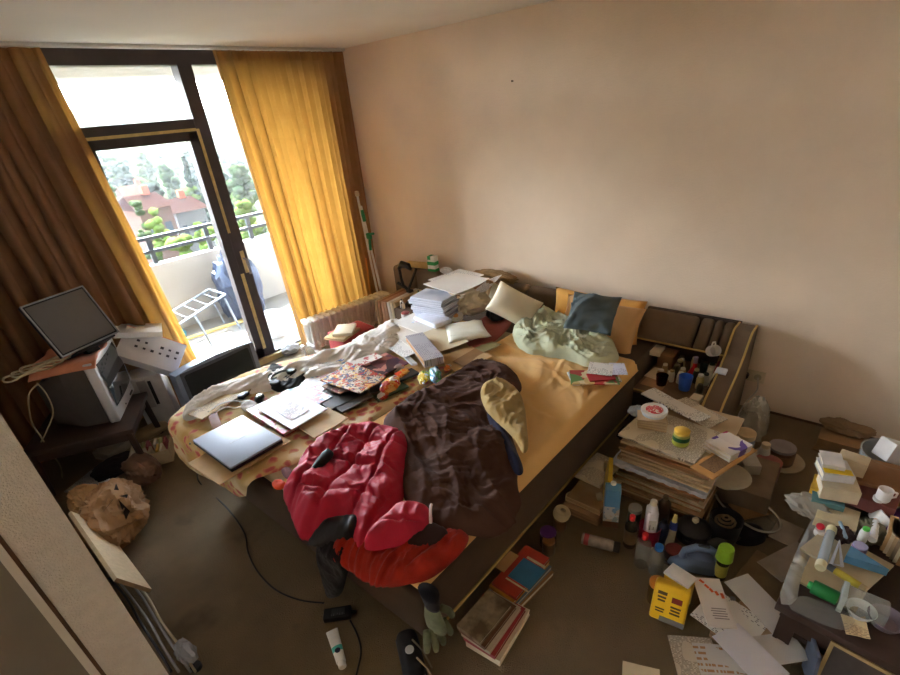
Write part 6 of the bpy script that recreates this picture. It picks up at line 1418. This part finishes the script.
def sun_leaflet():
    x, y, w, d, r = rect((696.5, 578), (723.5, 580), (737.4, 629.5), .055)
    P0, P1, P2 = Pz(708, 627, .125), Pz(737.4, 629.5, .125), Pz(696.5, 578, .125)
    X, w, h = frame3(P0, P1, P2)
    t = at_thing('leaflet', 'tall leaflet with an arc of orange sun rays lying on top of the letters', 'leaflet', X)
    t = put(t, MB().box((0, h/2, .002), (w, h, .004)), 'page', M('leaflet_white', (216, 208, 200), rough=.6, var=.02), smooth=False)
    m = MB()
    for k in range(6):
        q_ = X.inverted() @ Pz(*((701.5, 582), (706.5, 587), (711, 591), (716.5, 594), (722, 596), (727, 597.5))[k], P0.z); q_.x = min(max(q_.x, -w/2+.012), w/2-.012)
        m.box((0, 0, 0), (.011, .020, .0012), mat=Matrix.Translation((q_.x, min(q_.y, h-.014), .0045)) @ Matrix.Rotation(.75-.16*k, 4, 'Z'))
    put(t, m, 'sun_rays', M('print_orange', (222, 96, 40), rough=.5), smooth=False)
    m = MB()
    for k in range(5): m.box((w*.08-.004*(k % 2), h*.36-.011*k, .0044), (w*.52, .004, .0008))
    put(t, m, 'printed_lines', M('print_greyl', (140, 130, 126), rough=.6), smooth=False)
sun_leaflet()
sheet('paper_sheet', 'cream folded paper lying alone on the bare carpet beside the letters heap', 'paper', (622, 680), (660, 690), (660, 670), .012, pcream, th=.006, curl=.006)

# ================================================================ THE LOW TABLE HEAPED WITH THINGS
TZ = .30
c0, c1 = Pz(776, 603, TZ), Pz(905, 672, TZ)
tv_ = (c1-c0).to_2d().normalized(); tn = Vector((-tv_.y, tv_.x)); tn = tn if tn.x > 0 else -tn
TW, TD = 1.25, 1.15
tc_ = c0.to_2d()+tv_*TW/2+tn*TD/2; ta_ = math.atan2(tv_.y, tv_.x)
lt = thing('low_table', 'low dark wooden table heaped with books bottles and boxes', 'table', (tc_.x, tc_.y, 0), ta_)
sgn = 1 if (Matrix.Rotation(ta_, 2) @ Vector((0, 1))).dot(tn) > 0 else -1
put(lt, MB().box((0, 0, TZ-.0175), (TW, TD, .035), bev=.004), 'tabletop', darkwood)
for s in (-1, 1):
    for q in (-1, 1): put(lt, MB().box((s*(TW/2-.05), q*(TD/2-.05), (TZ-.035)/2), (.055, .055, TZ-.035)), 'leg', darkwood, smooth=False)
put(lt, MB().box((0, -sgn*(TD/2-.03), TZ-.075), (TW-.12, .025, .08)).box((-TW/2+.03, 0, TZ-.075), (.025, TD-.12, .08)), 'apron', darkwood, smooth=False)
put(lt, MB().box((0, 0, .12), (TW-.12, TD-.12, .02)), 'lower_shelf', darkwood, smooth=False)
def on_t(x, y, dz=0): return Pz(x, y, TZ+.001+dz)
# framed board leaning below
fa, fb_, fc = Pz(834, 700, .02), Pz(905, 740, .02), None
Xf = Matrix.Rotation(ta_, 4, 'Z') @ Matrix.Rotation(PI/2-.25, 4, 'X')
Xf = Matrix.Translation(Pz(833, 642, .246) - Xf @ Vector((-.254, .254, 0))) @ Xf
fr_ = at_thing('framed_board', 'dark board in a thin pale wooden frame leaning under the low table', 'frame', Xf)
put(fr_, MB().box((0, .13, -.006), (.50, .24, .008)), 'board', M('board_dark', (70, 60, 54), rough=.7, var=.2), smooth=False)
put(fr_, MB().box((0, .006, 0), (.52, .012, .02)).box((0, .254, 0), (.52, .012, .02)).box((-.254, .13, 0), (.012, .25, .02)).box((.254, .13, 0), (.012, .25, .02)), 'frame_rail', M('frame_pale', (166, 142, 96), rough=.6), smooth=False)
# plastic film and tan boards on the near end
def film(name, label, pts, dz, mat, amp, seed):
    o = cloth(name, XY(pts, TZ+dz), TZ+dz, mat, puff=.006, w=.03, fold=(.7, .06, amp), seed=seed, res=.009, hang=False, rnd=1); return tag(o, label, 'plastic film')
sheet('cardboard_sheet', 'tan fibre board lying on the near end of the low table', 'board', (788, 575), (856, 612), (876, 578), TZ+.014, M('fibre_tan', (176, 158, 124), rough=.8, var=.1, vs=14), th=.010, curl=.002)
sheet('cardboard_sheet', 'second tan board overlapping the first on the low table', 'board', (800, 548), (868, 590), (884, 560), TZ+.030, M('fibre_pale', (182, 168, 140), rough=.8, var=.1, vs=14), th=.010, curl=.006)
film('plastic_film', 'crumpled milky plastic film over the edge of the low table by the grey cards', [(776, 604), (790, 566), (806, 530), (816, 512), (826, 520), (812, 552), (800, 580), (796, 606)], .012, clear_mat('film_milky', (216, 216, 214), op=.4, rough=.2), .045, 101)
film('plastic_film', 'grimy clear plastic film lying along the near table edge', [(782, 606), (800, 594), (826, 604), (858, 618), (846, 634), (820, 624)], .022, clear_mat('film_clear', (190, 194, 186), op=.25, rough=.12), .02, 103)
crumple(tuple(on_t(812, 512, 0)), .08, 105, M('fleece_grey', (150, 142, 130), rough=.95, var=.2), 'rag', 'grey rag bunched at the corner of the low table behind the red capped pot', 'rag', scl=(.8, 1.3, .6), amp=.3)
def lying(name, label, cat, pa, pb, dz, r, parts, flat=1):
    a, b = on_t(*pa, dz), on_t(*pb, dz); L = (b-a).length
    X = Matrix.Translation(a) @ (b-a).to_track_quat('Z', 'Y').to_matrix().to_4x4()
    t = at_thing(name, label, cat, X)
    for (f0, f1, k, mt, nm) in parts: put(t, MB().lathe([(0, L*f0), (r*k*.92, L*f0), (r*k, L*f0+.004), (r*k, L*f1-.004), (r*k*.92, L*f1), (0, L*f1)], 16), nm, mt)
    return t
lying('glue_bottle', 'green plastic bottle lying across the near boards of the low table', 'bottle', (808, 584), (838, 599), .050, .026, [(0, .16, .55, M('green_lt', (60, 170, 90), rough=.4), 'cap'), (.14, 1, 1, M('green_dk', (22, 110, 52), rough=.4), 'bottle_body')])
lying('glass_tube', 'clear tube with cream ball ends lying on the low table', 'tube', (820, 568), (832, 528), .056, .017, [(.12, .88, 1, clear_mat('tube_clear', (196, 206, 216), op=.5, rough=.08), 'tube_body'), (0, .14, 1.05, M('end_cream', (212, 206, 166), rough=.6), 'end_ball'), (.86, 1, 1.05, M('end_cream', (212, 206, 166)), 'end_ball')])
lying('spirit_level', 'yellow and grey ruler lying in front of the blue wedge on the low table', 'ruler', (828, 566), (866, 590), .048, .014, [(0, .2, .9, M('level_grey', (96, 106, 120), rough=.5), 'end_cap'), (.19, .85, 1, M('level_yellow', (176, 160, 50), rough=.5), 'bar'), (.84, 1, .9, M('level_tan', (170, 150, 110), rough=.6), 'end_cap')])
p = on_t(868, 563, .045)
wg = thing('blue_wedge', 'blue plastic wedge shaped holder on the low table', 'holder', tuple(p), 0)
P4 = [Pz(843, 562, TZ+.046), Pz(886, 576, TZ+.046), Pz(848, 552, TZ+.046)]
q = [(v-p).to_2d() for v in P4]
put(wg, MB().prism([tuple(v) for v in q], .035), 'holder_body', M('wedge_blue', (84, 130, 160), rough=.45), smooth=False)
p = on_t(836, 556, .05)
st_ = thing('set_square', 'white triangular set square standing beside the clear tube', 'set square', (p.x, p.y, p.z-.012))
v0, v1, v2 = [(Pz(*c, TZ+.046)-Vector((p.x, p.y, p.z-.012))) for c in ((831, 564), (842, 566), (838, 545))]
v2 = v2 + Vector((0, 0, .02))
put(st_, MB().tube([v0, v1, v2], .0065, 6, close=True), 'outline', M('square_white', (216, 218, 226), rough=.4))
p = on_t(858, 551, .05)
jl = jar('small jar with a shiny pale purple lid on the low table', (p.x, p.y, TZ+.044), .025, .04, M('jar_pur', (110, 90, 130), rough=.3), M('lid_lilac', (176, 176, 216), rough=.15, metal=.2))
p = on_t(820, 532, .03)
t = thing('pot', 'white pot with a round red lid knob at the table corner', 'pot', (p.x, p.y, TZ+.012))
put(t, MB().lathe([(0, 0), (.017, 0), (.021, .013), (.02, .033), (0, .035)], 18), 'pot_body', M('pot_white', (206, 204, 200), rough=.4))
put(t, MB().ico((.004, .005, .044), .015, 3), 'lid_knob', M('knob_red', (196, 30, 50), rough=.35))
p = on_t(860, 543, .03)
bottle('white bottle with a bright green cap among the clutter on the low table', (p.x, p.y, TZ+.044), .016, .07, M('bottle_wg', (196, 200, 196), rough=.4), M('cap_green', (80, 190, 80), rough=.4), neck=.6)
lying('pen', 'pale blue pen lying beside the green capped bottle', 'pen', (840, 522), (846, 538), .06, .007, [(0, 1, 1, M('pen_blue', (150, 176, 196), rough=.4), 'barrel')])
lying('toothpaste_tube', 'white and orange tube lying near the purple cloth on the low table', 'tube', (872, 540), (878, 516), .06, .014, [(0, .25, 1.1, M('tp_white', (220, 222, 226), rough=.4), 'cap'), (.22, .75, 1, M('tp_white', (220, 222, 226)), 'tube_body'), (.74, 1, .9, M('tp_orange', (206, 130, 70), rough=.4), 'orange_end')])
# clear bottle lying at the near edge
a, b = on_t(841, 596, .05), on_t(888, 616, .05); L = (b-a).length
X = Matrix.Translation(a) @ (b-a).to_track_quat('Z', 'Y').to_matrix().to_4x4()
t = at_thing('plastic_box', 'clear plastic box lying on its side at the near end of the low table', 'box', X)
put(t, MB().box((0, 0, L/2), (.075, .075, L), bev=.012), 'box_body', clear_mat('box_clear', (196, 206, 200), op=.28, rough=.06))
put(t, MB().box((0, 0, .005), (.082, .082, .018), bev=.004), 'lid', clear_mat('lid_clear', (206, 214, 210), op=.6, rough=.08))
p = on_t(858, 616, .0)
cup('small white bowl under the clear plastic box on the low table', (p.x, p.y, TZ+.001), .045, .04, M('bowl_w', (206, 206, 200), rough=.3), name='bowl', cat='bowl', taper=.6)
p = on_t(884, 624, .0)
cup('brown lilac dish at the near end of the low table beside the white bowl', (p.x, p.y, TZ+.001), .055, .035, M('dish_lilac', (120, 104, 116), rough=.3), name='dish', cat='dish', taper=.7)
# books at the far end
def tb(name, label, A, B, Cc, dz, th, mt, sp='AB'): return book(name, label, 'book', A, B, Cc, TZ+dz, th, mt, pages, sp)
tb('book', 'thick cream book lowest of the stack at the table corner', (815, 517), (856, 532), (866, 514), .06, .058, M('bkc1', (196, 182, 150), rough=.6))
tb('book', 'teal paperback lying under the thick cream books on the low table', (812, 499), (845, 508), (852, 494), .085, .05, M('bk_teal', (84, 130, 136), rough=.5))
tb('book', 'yellow paperback sticking out beside the teal one on the low table', (811, 487), (836, 495), (842, 482), .10, .055, M('bk_yellow', (212, 170, 60), rough=.5))
tb('book', 'very thick cream book lying on the teal and yellow ones', (823, 487), (862, 494), (864, 478), .15, .062, M('bkc2', (202, 190, 162), rough=.6))
tb('book', 'white book with a bright yellow band on top of the thick cream one', (824, 474), (856, 478), (860, 462), .20, .035, M('bk_wh', (206, 204, 206), rough=.5))
p0, p1, p2 = [Pz(*c, TZ+.2015) for c in ((826, 470), (853, 474), (854, 469))]
sheet('wrapper_band', 'bright yellow paper band round the white book on the stack', 'band', (825, 472), (854, 476), (855, 471), TZ+.2035, M('band_yellow', (226, 190, 30), rough=.4), th=.002, curl=.0005)
tb('book', 'tilted white booklet topmost on the stack of books on the low table', (823, 464), (846, 468), (850, 455), .225, .018, M('bk_w2', (212, 208, 204), rough=.5))
carton('carton', 'cream carton behind the stack of books on the low table', 'carton', (838, 456), (868, 466), (872, 458), TZ+.21, .20, M('carton_cream', (196, 178, 146), rough=.7))
tag(MB().box((0, 0, .03), (.20, .14, .06), bev=.003).obj('book', M('bk_dkred', (120, 70, 66), rough=.6), loc=(on_t(858, 520).x+.06, on_t(858, 520).y, TZ+.064), rot=ta_), 'dull red book behind the cream ones on the low table', 'book')
# far end bowl, mugs, purple cloth
p = on_t(884, 478, .0)
bo = thing('mixing_bowl', 'large clear grey bowl at the far end of the low table', 'bowl', (p.x, p.y, TZ+.001))
put(bo, MB().lathe([(0, 0), (.07, 0), (.115, .06), (.125, .14), (.118, .14), (.108, .065), (.065, .01), (0, .01)], 26), 'bowl_body', clear_mat('bowl_clear', (170, 168, 164), op=.65, rough=.15))
tag(MB().box((0, 0, .045), (.10, .17, .09), bev=.006).obj('plastic_box', M('box_frost', (186, 182, 178), rough=.3), loc=(p.x+.0, p.y-.015, TZ+.10), rot=(.35, .2, .6)), 'frosted plastic box propped in the large clear grey bowl', 'box')
p = on_t(876, 506, 0)
tag(MB().box((0, 0, .07), (.24, .20, .14), bev=.004).obj('storage_box', M('box_brown4', (130, 92, 58), rough=.8), loc=(p.x+.05, p.y-.01, TZ+.001), rot=ta_+.2), 'brown box holding the white mug and lid on the low table', 'box')
MGW = M('mug_white', (220, 218, 216), rough=.3)
p = Pz(887, 489, TZ+.20)
mg = thing('mug', 'white mug standing on the brown box on the low table', 'mug', (p.x, p.y, TZ+.142))
put(mg, MB().lathe([(0, 0), (.021, 0), (.025, .008), (.026, .055), (.023, .055), (.022, .010), (0, .008)], 20), 'body', MGW)
put(mg, MB().tube([(.012, -.022, .014), (.018, -.037, .02), (.018, -.037, .04), (.012, -.023, .046)], .004, 8), 'handle', MGW)
p = Pz(880, 496, TZ+.16)
vessel('lid', 'small white oval lid lying beside the white mug', 'lid', (p.x, p.y, TZ+.142), [(0, 0), (.024, 0), (.025, .006), (.020, .010), (0, .009)], MGW, sx=1.1, sy=.8)
p = Pz(893, 502, TZ+.14)
tag(MB().box((0, 0, .035), (.15, .10, .07), bev=.004).obj('radio', M('radio_grey', (110, 112, 112), rough=.5), loc=(p.x, p.y-.04, TZ+.001), rot=.5), 'grey box lying between the white mug and the white ring', 'box')
p = on_t(880, 524, .03)
rg_ = thing('tape_roll', 'wide white ring of tape with a purple lining on the low table', 'tape', (p.x, p.y, TZ+.03)); rg_.rotation_euler = (.5, .25, 0)
put(rg_, MB().lathe([(.040, 0), (.052, 0), (.052, .055), (.040, .055), (.040, 0)], 24), 'ring', MGW)
put(rg_, MB().lathe([(.0385, .003), (.0395, .003), (.0395, .05), (.0385, .05)], 24), 'lining', M('ring_purple', (84, 50, 130), rough=.5))
tag(cloth('purple_cloth', XY([(884, 512), (900, 504), (912, 512), (912, 530), (896, 532), (886, 524)], TZ+.08), TZ+.045, cloth_mat('purple_fleece', (84, 36, 110), bump=.4), puff=.045, w=.04, fold=(.5, .05, .015), seed=110, res=.009, hang=False), 'bright purple cloth crumpled beside the white ring on the low table', 'cloth')
for k in range(6):
    p = on_t(884+3.2*k, 548+3.0*k, .0)
    book('paperback', ['tan paperback standing first in the row at the end of the low table', 'cream paperback second in the row at the end of the low table', 'pale brown paperback third in the standing row', 'grey tan paperback fourth in the standing row', 'cream paperback fifth in the standing row', 'brown paperback last in the standing row'][k], 'book', None, None, None, TZ+.105, .10,
         [ptan, pcream, M('pb_a', (186, 164, 128)), M('pb_b', (150, 132, 108)), pcream, pbrown][k], pages, 'A', dims=(p.x+.03, p.y, .11, .026, ta_+PI/2+.1))
crumple(tuple(on_t(868, 536, .0)), .06, 113, M('rag_olive', (110, 104, 84), rough=.95), 'rag', 'olive grey rag behind the white and orange tube on the low table', 'rag', scl=(1.2, 1, .7), amp=.35)
crumple(tuple(on_t(842, 538, .02)), .04, 115, M('rag_dark2', (70, 50, 46), rough=.9), 'tea_bag', 'dark crumpled pouch behind the clear tube on the low table', 'pouch', scl=(1.3, .9, .7), amp=.35)
sheet('newspaper', 'brown scrap of newspaper hanging over the near edge of the low table', 'newspaper', (846, 634), (870, 640), (872, 622), TZ+.010, newst, th=.002, curl=.015)
tag(MB().box((0, 0, .11), (.10, .012, .20), bev=.002).obj('magazine', M('mag_bluegrey', (92, 100, 116), rough=.5), loc=(Pz(814, 664, .1).x, Pz(814, 664, .1).y, 0), rot=(-.10, 0, ta_+PI/2+.5)), 'blue grey magazine leaning on the leg of the low table', 'magazine')
